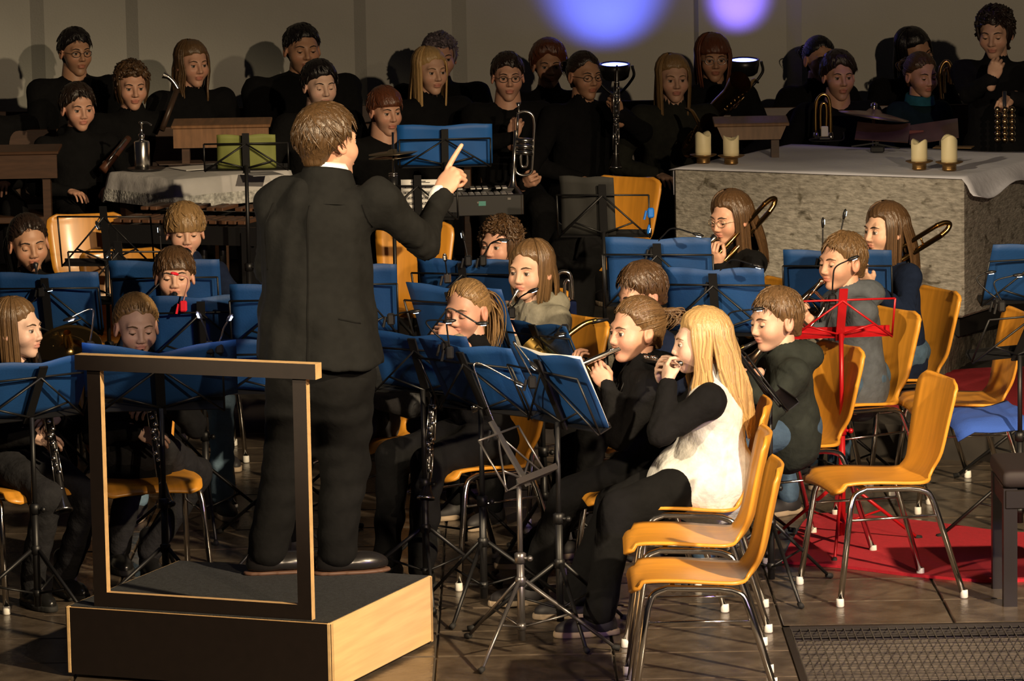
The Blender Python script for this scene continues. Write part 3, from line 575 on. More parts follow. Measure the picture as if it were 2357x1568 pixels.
for k, (px, py, w_, rz, lab, mt) in enumerate([(470, 385, .30, 30, 'large white paper sheet on the lace-covered table', WHITE), (415, 375, .24, 10, 'dark folder lying on the lace-covered table', DWOOD), (605, 402, .16, 20, 'grey printed sheet at the right end of the lace-covered table', mat('grey_print', (.3, .3, .31), .8, noise=.5, nscale=12))]):
    q = G(px, py, 1.078); b = MB(); b.box(q+[0, 0, .002*k], (w_, .2, .003), yawm(90+rz)); tag(b.build('loose_sheet', mt, smooth=False), lab, 'paper')
# pews for the back row
def pew(x0, x1, y, z, label, yawd=0.):
    t = thing('pew', label, 'pew', ((x0+x1)/2, y, .32)); c = (x0+x1)/2; w_ = x1-x0
    b = MB(); b.cbox((c, y, z), (w_, .40, .035)); b.build('seat', DWOOD, t, smooth=False)
    b = MB(); b.cbox((c, y+.24, z+.24), (w_, .03, .40), rx(-8)); b.build('backrest', DWOOD, t, smooth=False)
    for x in (x0+.02, x1-.02): b = MB(); b.cbox((x, y+.02, (.32+z)/2+.12), (.04, .46, z-.32+.22)); b.build('end_panel', DWOOD, t, smooth=False)
pew(-3.3, -1.35, 21.75, .78, 'dark wooden pew under the players at the far left'); pew(-1.25, -.2, 21.75, .78, 'dark wooden pew behind the conductor')
pew(-.15, 1.2, 21.9, .78, 'dark wooden pew of the middle back row'); pew(1.35, 3.0, 22.35, .78, 'dark wooden pew behind the altar')
pew(-3.3, -1.1, 22.75, .80, 'rear dark pew against the left wall'); pew(-1.0, 1.4, 22.75, .80, 'rear dark pew against the middle of the wall')
def rail_(px0, px1, py, Y, hpx, label, mt, depth=.16, tp=0.):
    a, c = P(px0, py, Y), P(px1, py, Y); hh = hpx/(FPX/Y); t = thing('reading_desk', label, 'desk', ((a[0]+c[0])/2, Y, .32)); w_ = c[0]-a[0]; m_ = (a+c)/2
    b = MB(); z = m_[2]-hh/2; b.put([[m_[0]-w_/2, Y, z+hh/2], [m_[0]+w_/2, Y, z+hh/2], [m_[0]+w_/2-tp, Y, z-hh/2], [m_[0]-w_/2+tp, Y, z-hh/2], [m_[0]-w_/2, Y+.02, z+hh/2], [m_[0]+w_/2, Y+.02, z+hh/2], [m_[0]+w_/2-tp, Y+.02, z-hh/2], [m_[0]-w_/2+tp, Y+.02, z-hh/2]], [(3, 2, 1, 0), (4, 5, 6, 7), (0, 1, 5, 4), (2, 3, 7, 6), (1, 2, 6, 5), (3, 0, 4, 7)]); b.build('front_board', mt, t, smooth=False)
    b = MB(); b.cbox((m_[0], Y+.09, z+hh/2+.008), (w_+.02, depth+.05, .016), rx(6)); b.build('top_board', mt, t, smooth=False)
    for s in (-1, 1): b = MB(); b.box((m_[0]+s*(w_/2-.06), Y+.06, (z-hh/2+.32)/2), (.04, .06, z-hh/2-.32)); b.build('leg', DWOOD, t, smooth=False)
rail_(398, 618, 290, 21.35, 50, 'brown wooden reading desk behind the lace-covered table', MWOOD)
rail_(1648, 1812, 286, 20.9, 36, 'light brown wooden desk with slanted sides left of the altar people', mat('desk_wood', (.20, .115, .06), .45, noise=.2, nscale=4, stretch=(12, 2, 2)), tp=.035)
rail_(-60, 130, 352, 21.2, 60, 'dark brown wooden desk at the far left edge', DWOOD)
# marimba
q0, q1 = P(272, 490, 20.1), P(592, 492, 19.85); mu = nrm((q1-q0)*[1, 1, 0]); mv = np.array([-mu[1], mu[0], 0]); ml = np.linalg.norm(q1-q0); mz = .93
t = thing('marimba', 'marimba with brown wooden bars behind the boy with side-swept fringe', 'marimba', ((q0[0]+q1[0])/2, (q0[1]+q1[1])/2+.15, .15)); MR = np.column_stack([mu, mv, [0, 0, 1]]); q0 = q0*[1, 1, 0]
BARW = mat('rosewood', (.10, .048, .026), .4, noise=.3, nscale=6, stretch=(3, 1, 1)); nb = int(ml/.05)
for k in range(nb):
    b = MB(); b.cbox(q0+mu*(k+.5)*.05+mv*.06+[0, 0, mz], (.040, .26-.003*k, .018), MR, b=.003); b.build('bar', BARW, t, smooth=False)
    if k % 7 not in (2, 6): b = MB(); b.cbox(q0+mu*(k+1.0)*.05+mv*.30+[0, 0, mz+.035], (.038, .22-.003*k, .018), MR, b=.003); b.build('bar', BARW, t, smooth=False)
b = MB(); b.box(q0+mu*ml/2-mv*.09+[0, 0, mz-.06], (ml+.06, .02, .09), MR); b.box(q0+mu*ml/2+mv*.44+[0, 0, mz-.04], (ml+.06, .02, .08), MR); b.build('side_rail', PLASTIC, t, smooth=False)
for k in range(0, nb, 2): b = MB(); b.tube([q0+mu*(k+.5)*.05+mv*.06+[0, 0, mz-.04], q0+mu*(k+.5)*.05+mv*.06+[0, 0, mz-.35+.006*k]], .018, 8); b.build('resonator', mat('dark_tube', (.02, .02, .02), .5, .5), t)
for s in (.02, ml-.02): b = MB(); b.box(q0+mu*s+mv*.17+[0, 0, .52], (.04, .56, .74), MR); b.build('end_frame', PLASTIC, t, smooth=False)
# glockenspiel in its case
q = P(1062, 470, 19.65); t = thing('glockenspiel', 'glockenspiel with grey metal bars in a black case behind the pointing hand', 'glockenspiel', (q[0], q[1], .15)); gw = .58; GRr = yawm(90+4)
GL = lambda x, y, z: q+GRr@np.array([x, y, z], float)
b = MB(); b.cbox(GL(0, .02, -.01), (gw, .03, .10), GRr); b.cbox(GL(0, .36, -.005), (gw, .02, .09), GRr); b.cbox(GL(-gw/2, .19, -.01), (.02, .36, .10), GRr); b.cbox(GL(gw/2, .19, -.01), (.02, .36, .10), GRr); b.box(GL(0, .19, -.045), (gw, .36, .01), GRr); b.build('case', PLASTIC, t, smooth=False)
for k in range(17):
    b = MB(); b.cbox(GL(-gw/2+.035+k*.031, .12, .035), (.026, .15-.003*k, .008), GRr, b=.002); b.build('bar', mat('bar_metal', (.42, .42, .42), .35, .7), t, smooth=False)
    if k % 7 not in (2, 6): b = MB(); b.cbox(GL(-gw/2+.05+k*.031, .27, .05), (.025, .13-.003*k, .008), GRr, b=.002); b.build('bar', MATS['bar_metal'], t, smooth=False)
b = MB(); b.box(GL(-.04+.14, .0035, .0), (.035, .002, .022), GRr); b.build('badge', mat('teal_badge', (.05, .22, .2), .4), t, smooth=False)
b = MB(); b.box(GL(.23, .0035, .02), (.016, .003, .010), GRr); b.box(GL(.08, .0035, .005), (.01, .003, .008), GRr); b.build('latch', SILVER, t, smooth=False)
for s in (-1, 1):
    for y in (.05, .33): b = MB(); b.tube([GL(s*.22, y, -.05), [*GL(s*.24, y, 0)[:2], .15]], .012, 8); b.build('leg', BLACKM, t)
# cymbal on stand behind the altar
q = P(2012, 262, 21.9); t = thing('cymbal_stand', 'purple-lit bronze cymbal on a stand behind the altar', 'cymbal', (q[0], q[1], .32)); R = ry(9)
b = MB(); b.lathe([(0, .028), (.03, .024), (.045, .008), (.10, .002), (.19, -.012), (.188, -.014), (.10, -.001), (.04, .004), (0, .02)], q, R, n=32); b.build('cymbal', mat('cymbal_bronze', (.45, .34, .28), .35, .9), t)
b = MB(); b.tube([q+[0, 0, .06], [q[0], q[1], .36]], .011, 8); b.tube([q+[0, 0, .02], q+[0, 0, .055]], .018, 8); b.build('rod', CHROME, t)
for k in range(3): a_ = k*2.1+.4; b = MB(); b.tube([[q[0], q[1], .60], [q[0]+.28*math.cos(a_), q[1]+.28*math.sin(a_), .33]], .010, 6); b.build('leg', CHROME, t)
spot('purple_cymbal_beam', (2.6, 21.0, 3.6), tuple(q), 14, (.35, .2, 1), 30, .6, .05)
# left: hi-hat style cymbal and sticks
q = P(905, 352, 19.9); t = thing('hi_hat', 'thin hi-hat cymbals on a rod left of the bright blue folder', 'hi-hat', (q[0], q[1], .15))
for dz, s in ((0, 1), (-.018, -1)): b = MB(); b.lathe([(0, .02*s), (.02, .016*s), (.035, .004*s), (.12, 0), (.12, -.002), (.03, .001)], q+[0, 0, dz], ry(-4), n=24); b.build('cymbal', mat('cymbal_dark', (.3, .24, .16), .3, .9), t)
b = MB(); b.tube([q+[0, 0, .10], [q[0], q[1], .17]], .006, 6); b.build('rod', CHROME, t)
for k in range(3): a_ = k*2.1; b = MB(); b.tube([[q[0], q[1], .45], [q[0]+.25*math.cos(a_), q[1]+.25*math.sin(a_), .16]], .009, 6); b.build('leg', BLACKM, t)
q = P(905, 408, 19.0); t = thing('microphone', 'black condenser microphone on a stand at the conductor\'s shoulder', 'microphone', (q[0], q[1], .15))
b = MB(); b.lathe([(0, -.09), (.014, -.09), (.019, -.06), (.02, .0), (0, .0)], q, n=14); b.build('body', PLASTIC, t)
for z in (.004, .014): b = MB(); b.lathe([(0, z), (.0205, z), (.0205, z+.005), (0, z+.005)], q, n=14); b.build('ring', SILVER, t)
b = MB(); b.tube([q+[0, 0, -.09], [q[0], q[1], .17]], .009, 8); b.build('stand_pole', BLACKM, t)
b = MB(); b.lathe([(0, 0), (.12, 0), (.11, .02), (0, .03)], (q[0], q[1], .15), n=20); b.build('stand_base', BLACKM, t)
# things on the altar
q = G(2020, 350, AZ+.012); t = thing('folding_bracket', 'small black folding bracket lying on the altar cloth', 'bracket', tuple(q))
b = MB(); b.cbox(q+[0, 0, .015], (.07, .05, .03), yawm(80)); b.build('clamp_block', PLASTIC, t, smooth=False)
b = MB(); b.box(q+[-.06, .04, .036], (.14, .03, .006), yawm(80)@ry(-8)); b.box(q+[.05, .0, .03], (.13, .02, .006), yawm(70)@ry(10)); b.build('arm', BLACKM, t, smooth=False)
q = G(2085, 322, AZ+.01); t = thing('score_folder', 'open plastic score folder with maroon pages on the altar', 'score', tuple(q)); mR = yawm(83)
MAR = mat('maroon_page', (.13, .07, .07), .35, noise=.3, nscale=8)
b = MB(); b.box(q+[-.12, .02, .045], (.28, .34, .006), mR@ry(4)@rx(12)); b.build('left_leaf', MAR, t, smooth=False); b = MB(); b.box(q+[.15, .02, .04], (.26, .34, .006), mR@ry(-8)@rx(12)); b.build('right_leaf', MAR, t, smooth=False)
b = MB(); b.box(q+[.0, .06, .02], (.2, .02, .05), mR); b.build('spine', mat('maroon_spine', (.2, .03, .03), .5), t, smooth=False)
q = G(2195, 340, AZ+.01); b = MB(); b.box(q+[0, 0, .003], (.20, .11, .004), yawm(75)); tag(b.build('brown_envelope', mat('kraft', (.22, .13, .05), .8), smooth=False), 'brown paper envelope lying beside the score folder on the altar', 'envelope')
q = G(1898, 322, AZ+.012); t = thing('cable_box', 'white connector box with black cable on the altar cloth', 'connector', tuple(q))
b = MB(); b.cbox(q+[0, 0, .045], (.038, .02, .055)); b.build('box', WHITE, t, smooth=False)
b = MB(); b.tube(bez([q+[0, 0, .012], q+[-.08, -.03, .006], q+[-.07, -.14, .006], q+[.02, -.15, .006], q+[.09, -.08, .006], q+[.10, -.02, .04]]), .004, 6); b.build('cable', RUBBER, t)
b = MB(); b.cbox(q+[0, .01, .008], (.06, .05, .016)); b.build('foot', PLASTIC, t, smooth=False)
# piano bench at the right edge
q = G(2318, 1395); t = thing('piano_bench', 'dark red-brown padded bench cut off at the right edge', 'bench', (q[0]+.2, q[1]+.2, 0)); BW = mat('bench_wood_shaded', (.0045, .002, .0018), .45)  # bench wood near-black: the shadow it stands in is put into the colour
for dx, dy in ((0, 0), (.42, 0), (0, .34), (.42, .34)): b = MB(); b.cbox(q+[dx+.01, dy, .22], (.05, .05, .44), taper=None) if False else b.box(q+[dx+.01, dy, .22], (.05, .05, .44)); b.build('leg', BW, t, smooth=False)
b = MB(); b.cbox(q+[.22, .17, .40], (.46, .40, .07)); b.build('apron', BW, t, smooth=False)
V, F = surfnet(lambda p: smax(np.maximum(np.abs(p[0]-q[0]-.22)-.24, np.abs(p[1]-q[1]-.17)-.21), np.abs(p[2]-.475)-.035, .03), (q[0]-.06, q[1]-.08, .42), (q[0]+.5, q[1]+.42, .54), .012)
b = MB(); b.put(V, F); b.build('cushion', mat('bench_pad', (.012, .006, .006), .7), t)
# ------------------------------------------------------------------ people
def skinm(n, c): return mat('skin_'+n, c, .52, attr=True, noise=.05, nscale=40, bump=.04, bscale=120)
SK = dict(fair=skinm('fair', (.60, .36, .25)), rosy=skinm('rosy', (.58, .32, .22)), tan=skinm('tan', (.44, .24, .145)), pale=skinm('pale', (.64, .42, .32)))
EYEW = mat('eye_white', (.50, .46, .43), .35); IRIS = mat('iris', (.035, .022, .015), .15); LASH = mat('lash', (.02, .012, .01), .7); LIPSHADE = mat('lip_nostril_shade', (.12, .03, .025), .6)  # last colour paints the shade between the lips and in the nostrils
def hairm(n, c): return mat('hair_'+n, c, .34, attr=True, bump=.25, bscale=45, stretch=(6, 6, .6))
HR = dict(dark=hairm('dark', (.022, .013, .009)), black=hairm('black', (.008, .006, .006)), brown=hairm('brown', (.075, .040, .018)), lbrown=hairm('light_brown', (.125, .071, .031)), dblond=hairm('dark_blond', (.24, .145, .06)), blond=hairm('blond', (.44, .28, .115)), red=hairm('auburn', (.11, .035, .015)), grey=hairm('grey', (.16, .13, .15)), cond=hairm('chestnut', (.060, .033, .014)))
def clothm(n, c, b=.25): return mat('cloth_'+n, c, .92, noise=.15, nscale=30, bump=b, bscale=35, spec=.12)
BK = clothm('black', (.0055, .0055, .006)); SUIT = clothm('suit', (.0098, .010, .0098), .12)
def heads(kind):
    ch = kind == 'child'; mn = kind == 'man'
    jl = .9 if ch else 1.04 if mn else .98; ew = 1.0; jw = .056 if not mn else .061
    def f(p):
        p = [np.abs(p[0]), p[1], p[2]]
        d = ell(p, (0, -.015, .027), (.074, .093, .088 if not ch else .090))
        d = smin(d, ell(p, (0, .028, -.034*jl), (jw, .060, .080*jl)), .03)
        d = smin(d, ell(p, (0, .066, -.098*jl), (.022, .020, .017)), .03)
        d = smin(d, ell(p, (.036, .056, -.028), (.027, .028, .026)), .03)
        d = smin(d, cone(p, (.0, .078, .022), (.036, .072, .024), .010 if not mn else .012, .010), .022)
        d = smax(d, -ell(p, (.031, .104, .004), (.021, .024, .0155)), .014)
        d = smin(d, cone(p, (0, .084, .014), (0, .107 if not ch else .102, -.026), .0065, .0105 if not ch else .009), .013)
        d = smin(d, ell(p, (.0105, .094, -.030), (.0085, .011, .008)), .007)
        d = smin(d, ell(p, (0, .0885, -.0565*jl), (.021, .0095, .0058)), .006)
        d = smin(d, ell(p, (0, .0865, -.0675*jl), (.0185, .010, .0068)), .006)
        d = smax(d, -ell(p, (0, .101, -.0618*jl), (.024, .012, .0016)), .003)
        R = ry(-8)@np.array([[1, 0, 0], [0, math.cos(.25), -math.sin(.25)], [0, math.sin(.25), math.cos(.25)]])
        e = smax(ell(p, (.079, -.008, -.006), (.0095, .0205, .033), R), -ell(p, (.090, -.003, -.002), (.0095, .011, .019), R), .006)
        return smin(d, e, .007)
    V, F = surfnet(f, (-.1, -.125, -.13), (.1, .13, .13), .0042 if not ch else .0042)
    C = np.ones((len(V), 3)); x, y, z = np.abs(V[:, 0]), V[:, 1], V[:, 2]
    lip = np.exp(-(((x/.021)**4+((z+.062*jl)/.0115)**4)))*(y > .07); C *= 1-lip[:, None]*np.array([.18, .48, .45])
    ck = np.exp(-(((x-.04)/.02)**2+((z+.03)/.02)**2))*(y > .03); C *= 1-ck[:, None]*np.array([0, .13, .12])
    er = (x > .072)*1.; C *= 1-er[:, None]*np.array([.02, .14, .14])
    if mn: bd = np.exp(-(((z+.075)/.03)**2))*(y > .0)*(1-lip); C *= 1-bd[:, None]*np.array([.22, .2, .17])
    def sy(xx, zz):
        yy = np.linspace(.04, .13, 120, dtype=np.float32); d = f([np.full(120, xx, np.float32), yy, np.full(120, zz, np.float32)]); i = np.argmax(d > 0); return float(yy[i])
    return dict(V=V, F=F, C=C, sy=sy, jl=jl)
HEADS = {k: heads(k) for k in ('child', 'woman', 'man')}
def face(b, H, eyes='open', gaze=0., browm=3):
    """eyes, lids, brows and lip line added to the head (local head space); 1 eye white, 2 iris, 3 brow, 4 painted lip and nostril shade"""
    for s in (-1, 1):
        c = np.array([s*.031, .0745, .003]); r = .0125; b.ball(c, r, 10, m=1)
        g = nrm((gaze, 1, {'open': -.05, 'down': -.55, 'closed': -.8}[eyes])); b.ball(c+g*.0072, .0078, 9, m=2)
        e1 = {'open': 24, 'down': -8, 'closed': -34}[eyes]
        for lo_, hi_, nm in ((e1, 88, 'u'), (-88, -38, 'l')):
            az = np.radians(np.linspace(-85, 85, 12)); el = np.radians(np.linspace(lo_, hi_, 6)); rr = .0139
            A = np.array([[c+rr*np.array([math.sin(a)*math.cos(e*(1-.25*abs(a)/1.5)), math.cos(a)*math.cos(e*(1-.25*abs(a)/1.5)), math.sin(e*(1-.25*abs(a)/1.5))]) for e in el] for a in az]); b.grid(A, 0)
            if nm == 'u': b.tube(A[1:-1, 0]*1.0+[0, .0006, -.0003], .0012, 4, m=3)
        br = np.array([(s*x, H['sy'](x, z)+.0012, z) for x, z in ((.013, .0225), (.022, .0265), (.033, .0285), (.043, .026), (.050, .0215))]); b.tube(br, [.002, .003, .003, .0024, .001], 5, m=3)
        for x in (.005,): b.ball((s*.0062, H['sy'](.0062, -.0365)-.001, -.0365), (.003, .0025, .0016), 6, m=4)
    zl = -.0622*H['jl']; ln = np.array([(x, H['sy'](abs(x), zl)+.0004, zl+.0014*(abs(x)/.02)**2) for x in np.linspace(-.021, .021, 9)]); b.tube(ln, [.0006]+[.0012]*7+[.0006], 4, m=4)  # dark tube paints in the shaded crease where the lips meet
def hand_mesh(pose):
    """right hand: wrist at origin, fingers +Y, back of hand +Z, thumb -X"""
    curl = {'relaxed': [(20, 25, 15)]*4, 'grip': [(48, 62, 35), (52, 66, 38), (56, 68, 40), (58, 70, 40)], 'point': [(4, 4, 2), (82, 92, 55), (84, 94, 55), (86, 94, 55)], 'keys': [(30, 42, 25), (32, 46, 25), (34, 46, 25), (36, 48, 25)], 'fist': [(72, 88, 50)]*4}[pose]
    segs = []; base = [(-.030, .088, .002), (-.010, .093, .004), (.010, .090, .003), (.028, .082, .0)]; ln = [(.040, .024, .020), (.044, .027, .021), (.040, .025, .020), (.031, .019, .018)]; rad = [.0088, .009, .0086, .0076]
    fs = []
    for i in range(4):
        p = np.array(base[i]); a = 0; ch = [p]
        sp = math.radians((-5, -1, 3, 8)[i])
        for k in range(3):
            a += math.radians(curl[i][k]); d = np.array([math.sin(sp)*math.cos(a), math.cos(sp)*math.cos(a), -math.sin(a)]); p = p+d*ln[i][k]; ch.append(p)
        fs.append((ch, rad[i]))
    th = {'relaxed': [(-.020, .022, -.008), (-.044, .050, -.020), (-.052, .080, -.028), (-.050, .102, -.034)], 'point': [(-.020, .022, -.010), (-.040, .050, -.028), (-.028, .078, -.042), (-.008, .088, -.048)]}.get(pose, [(-.020, .022, -.010), (-.040, .046, -.030), (-.038, .074, -.046), (-.026, .092, -.056)])
    def f(p):
        d = cone(p, (0, -.05, 0), (0, .01, 0), .0235, .024); d = smin(d, ell(p, (-.002, .052, 0), (.041, .050, .0165)), .02)
        d = smin(d, cone(p, (-.022, .03, -.008), (-.03, .05, -.014), .017, .013), .015)
        for ch, r in fs:
            e = np.float32(9)
            for k in range(3): e = np.minimum(e, cone(p, ch[k], ch[k+1], r*(1-.07*k), r*(1-.07*(k+1))))
            d = smin(d, e, .006)
        e = np.minimum(np.minimum(cone(p, th[0], th[1], .014, .0115), cone(p, th[1], th[2], .0115, .0105)), cone(p, th[2], th[3], .0105, .0085)); return smin(d, e, .010)
    return surfnet(f, (-.085, -.085, -.12), (.075, .20, .05), .0042)
HANDS = {k: hand_mesh(k) for k in ('relaxed', 'grip', 'point', 'keys', 'fist')}
CR0 = np.array([0, -.015, .027]); CRR = np.array([.074, .093, .090])
def strands(b, paths, radii, flat=.55, n=4, var=.38, rng=None):
    """paths[N][R][3] -> tapered locks with a colour of their own"""
    p = np.asarray(paths, float)
    for q in p:
        c = 1+rng.uniform(-var, var); b.tube(q, radii, n, cap=False, col=(c, c, c))
def hair_mesh(b, style, rng, detail=1., length=.30, fringe=.0, thick=.012, wave=0., part=.02, volume=1., hl=0.):
    zf = np.array([-.2, -.11, -.07, -.03, 0, .03, .055, .075, .2])
    yf = {'short': np.array([-.08, -.065, -.055, -.030, .008, .036, .060, .078, .10]), 'long': np.array([-.07, -.06, -.050, -.026, .004, .030, .055, .076, .10])}['long' if style in ('long', 'bob', 'curly') else 'short'] + 0
    yf = yf+hl
    if style == 'pony': yf = yf-.010
    if fringe: yf = np.where((zf > fringe) & (zf > -.05), .2, yf)
    zlow = -.075 if style in ('short', 'pony') else -.11
    k1 = 26 if style != 'curly' else 60
    def f(p):
        hy = np.interp(p[2], zf, yf).astype(np.float32)
        t = thick*(1+.25*np.clip((p[2]-.02)/.09, 0, 1))*np.clip((hy-p[1])/.035+.12, .12, 1)
        if style == 'short': t = t*np.clip((p[2]+.07)/.09+.15, .25, 1)
        r = [CRR[i]*volume+t for i in range(3)]; d = ell(p, CR0, r)
        if style in ('long', 'curly', 'bob'): d = smin(d, cone(p, (0, -.035, -.02), (0, -.045, -.13), .070*volume, .058), .03)
        else: d = smin(d, cone(p, (0, -.045, -.02), (0, -.055, -.06), .062, .045), .03)
        a = np.arctan2(p[0], p[1]+.05)
        d = d+(.0018*np.sin(a*k1+3*np.sin(p[2]*40))+.0012*np.sin(a*k1*2.3+p[2]*25))
        if style == 'curly': d = d+.010*np.sin(p[0]*95+2*np.sin(p[2]*60))*np.sin(p[1]*88+1)*np.sin(p[2]*92+2)
        cut = (p[1]-hy+.006*np.sin(p[0]*120)+.009*np.sin(p[0]*47+thick*900)*(p[2] > .02))*.8
        if fringe: cut = np.where(p[2] > fringe+.012*np.sin(p[0]*60+1), cut-.1, cut)
        d = smax(d, cut, .008); return smax(d, zlow-p[2], .01)
    h = .0058 if detail >= .8 else .0085
    V, F = surfnet(f, (-.13, -.16, -.19), (.13, .125, .165), h); c = 1+.22*np.sin(np.arctan2(V[:, 0], V[:, 1]+.05)*41)*np.sin(V[:, 2]*30+V[:, 0]*25); b.put(V, F, 0, np.repeat(c[:, None], 3, 1))
    N = int(300*detail); rr = CRR*volume
    if style in ('short', 'curly'):
        K = nrm((.12, -.42, .9)); e1 = nrm(np.cross(K, (1, 0, 0))); e2 = np.cross(K, e1); ps = []
        for i in range(int(N*1.2)):
            ph = rng.uniform(0, 2*np.pi); s0 = rng.uniform(.05, 1.45); ln = rng.uniform(.35, .65); s = np.linspace(s0, s0+ln, 6); tw = rng.uniform(-.35, .35)
            d = np.array([math.cos(a)*K+math.sin(a)*(math.cos(ph+tw*k/5)*e1+math.sin(ph+tw*k/5)*e2) for k, a in enumerate(s)])
            sf = np.clip((d[:, 2:3]*.09+.027+.07)/.09+.15, .3, 1) if style == 'short' else 1.
            q = CR0+d*(rr+thick*1.05*sf+np.linspace(-.004, rng.uniform(.0, .007), 6)[:, None])
            lim = np.interp(q[:, 2], zf, yf)+.026
            if fringe: lim = np.where(q[:, 2] > fringe-.012, .3, lim)
            if (q[:, 1] > lim).any() or q[-1, 2] < zlow-.012: continue
            if style == 'curly': q = q+.012*np.stack([np.sin(np.arange(6)*1.9+ph*9), np.cos(np.arange(6)*1.9+ph*5), np.sin(np.arange(6)*1.7+ph)], 1)
            ps.append(q)
        strands(b, ps, [.0018, .0034, .0038, .0032, .0022, .0005] if style != 'curly' else [.006, .0075, .0075, .007, .005, .002], rng=rng)
    if style == 'pony':
        Q = nrm((0, -1, .12)); ps = []
        for i in range(N):
            a = rng.uniform(-2.4, 2.4); el = rng.uniform(-.5, 1.35); d0 = np.array([math.sin(a)*math.cos(el), math.cos(a)*math.cos(el)*.85, math.sin(el)]); d0 = nrm(d0)
            q0 = CR0+d0*rr
            if q0[1] > np.interp(q0[2], zf, yf)+.004: continue
            t = np.linspace(0, 1, 7)[:, None]; om = math.acos(np.clip(d0@Q, -1, 1)); d = (np.sin((1-t)*om)*d0+np.sin(t*om)*Q)/max(math.sin(om), 1e-3); ps.append(CR0+d*(rr+thick+.0015))
        strands(b, ps, [.0012, .003, .0034, .0034, .003, .0025, .002], rng=rng)
        t0 = CR0+Q*(rr+.012); ps = []
        for i in range(int(170*detail)+14):
            o = rng.normal(size=3)*.012; sw = rng.normal(size=2)*.022; t = np.linspace(0, 1, 9)[:, None]
            ps.append(t0+o*(1-.3*t)+np.array([sw[0], -.03+sw[1], 0])*np.sin(t*2.2)+np.array([0, .012, -length])*t**1.25+np.array([0, -.02, .012])*np.sin(t*3.1))
        strands(b, ps, [.002, .003, .0033, .0033, .003, .003, .0026, .0018, .0005], rng=rng)
    if style in ('long', 'bob', 'curly'):
        ps = []; R_ = 12
        for i in range(int(N*1.25)):
            a = rng.uniform(.98, 2*np.pi-.98); sgn = 1 if a < np.pi else -1
            if style == 'curly' and rng.random() < .4: continue
            el = np.linspace(1.45, -.12, 6); x = CR0+np.stack([np.sin(a)*np.cos(el), np.cos(a)*np.cos(el), np.sin(el)], 1)*(rr+thick+rng.uniform(-.002, .004))
            x[:, 0] += part*np.linspace(1, 0, 6)
            fr = math.cos(a) > -.15; end = x[-1].copy(); L_ = length*rng.uniform(.82, 1.05)
            t = np.linspace(0, 1, R_-6+1)[1:]; fall = np.zeros((len(t), 3)); 
            sx = -.012 if fr else 0; syy = (.012 if fr else -.045)*min(1, length/.25)
            fall[:, 0] = end[0]*(1+.10*np.sin(t*2)-.18*t)+sx*sgn*t+wave*np.sin(t*9+a*3)*.6; fall[:, 1] = end[1]+syy*np.sin(np.minimum(t*1.6, 1.57))+wave*np.cos(t*8+a*5); fall[:, 2] = end[2]-L_*t
            ps.append(np.vstack([x, fall]))
        w = [.0016, .003, .004, .0046, .005, .0053, .0056, .0056, .0054, .005, .0038, .001]
        if style == 'curly': w = [v*1.3 for v in w]
        strands(b, ps, w, rng=rng)
def ik(a, c, l1, l2, pole):
    d = c-a; D = np.linalg.norm(d); D2 = min(D, (l1+l2)*.995); u = d/max(D, 1e-6); c = a+u*D2
    x = (l1*l1-l2*l2+D2*D2)/(2*D2); h = math.sqrt(max(l1*l1-x*x, 1e-6)); pl = np.asarray(pole, float); pl = nrm(pl-u*(pl@u)); return a+u*x+pl*h, c
SHOES = {}
def shoe_mesh(kind):
    """toe +Y, heel at y=-.07, sole at z=0, ankle above origin"""
    if kind in SHOES: return SHOES[kind]
    hi = {'sneaker': .075, 'boot': .17, 'dress': .07}[kind]
    def up(p):
        d = ell(p, (0, .085, .032), (.046, .105, .046)); d = smin(d, ell(p, (0, -.015, .04), (.038, .062, .055)), .03); d = smin(d, cone(p, (0, -.012, .05), (0, -.012, hi), .040, .042), .03); return smax(d, .016-p[2], .004)
    def so(p):
        x = p[0]/(.043+.010*np.exp(-((p[1]-.10)/.06)**2)); y = (p[1]-.055)/.142; r = (np.abs(x)**2.6+np.abs(y)**3)**.38-1; t = .026 if kind != 'dress' else .014
        return np.maximum(r*.05, np.maximum(p[2]-t, -p[2]))
    SHOES[kind] = (surfnet(up, (-.07, -.1, .0), (.07, .21, hi+.06), .0075), surfnet(so, (-.075, -.11, -.012), (.075, .22, .05), .0075)); return SHOES[kind]
SHOEM = dict(sneaker=(mat('shoe_dark', (.02, .018, .02), .6, noise=.3), mat('sole_tan', (.35, .27, .19), .7)), boot=(mat('boot_leather', (.010, .010, .010), .28), RUBBER), dress=(mat('dress_leather', (.012, .011, .011), .25), mat('dress_sole', (.10, .05, .03), .6)))
PEOPLE = {}
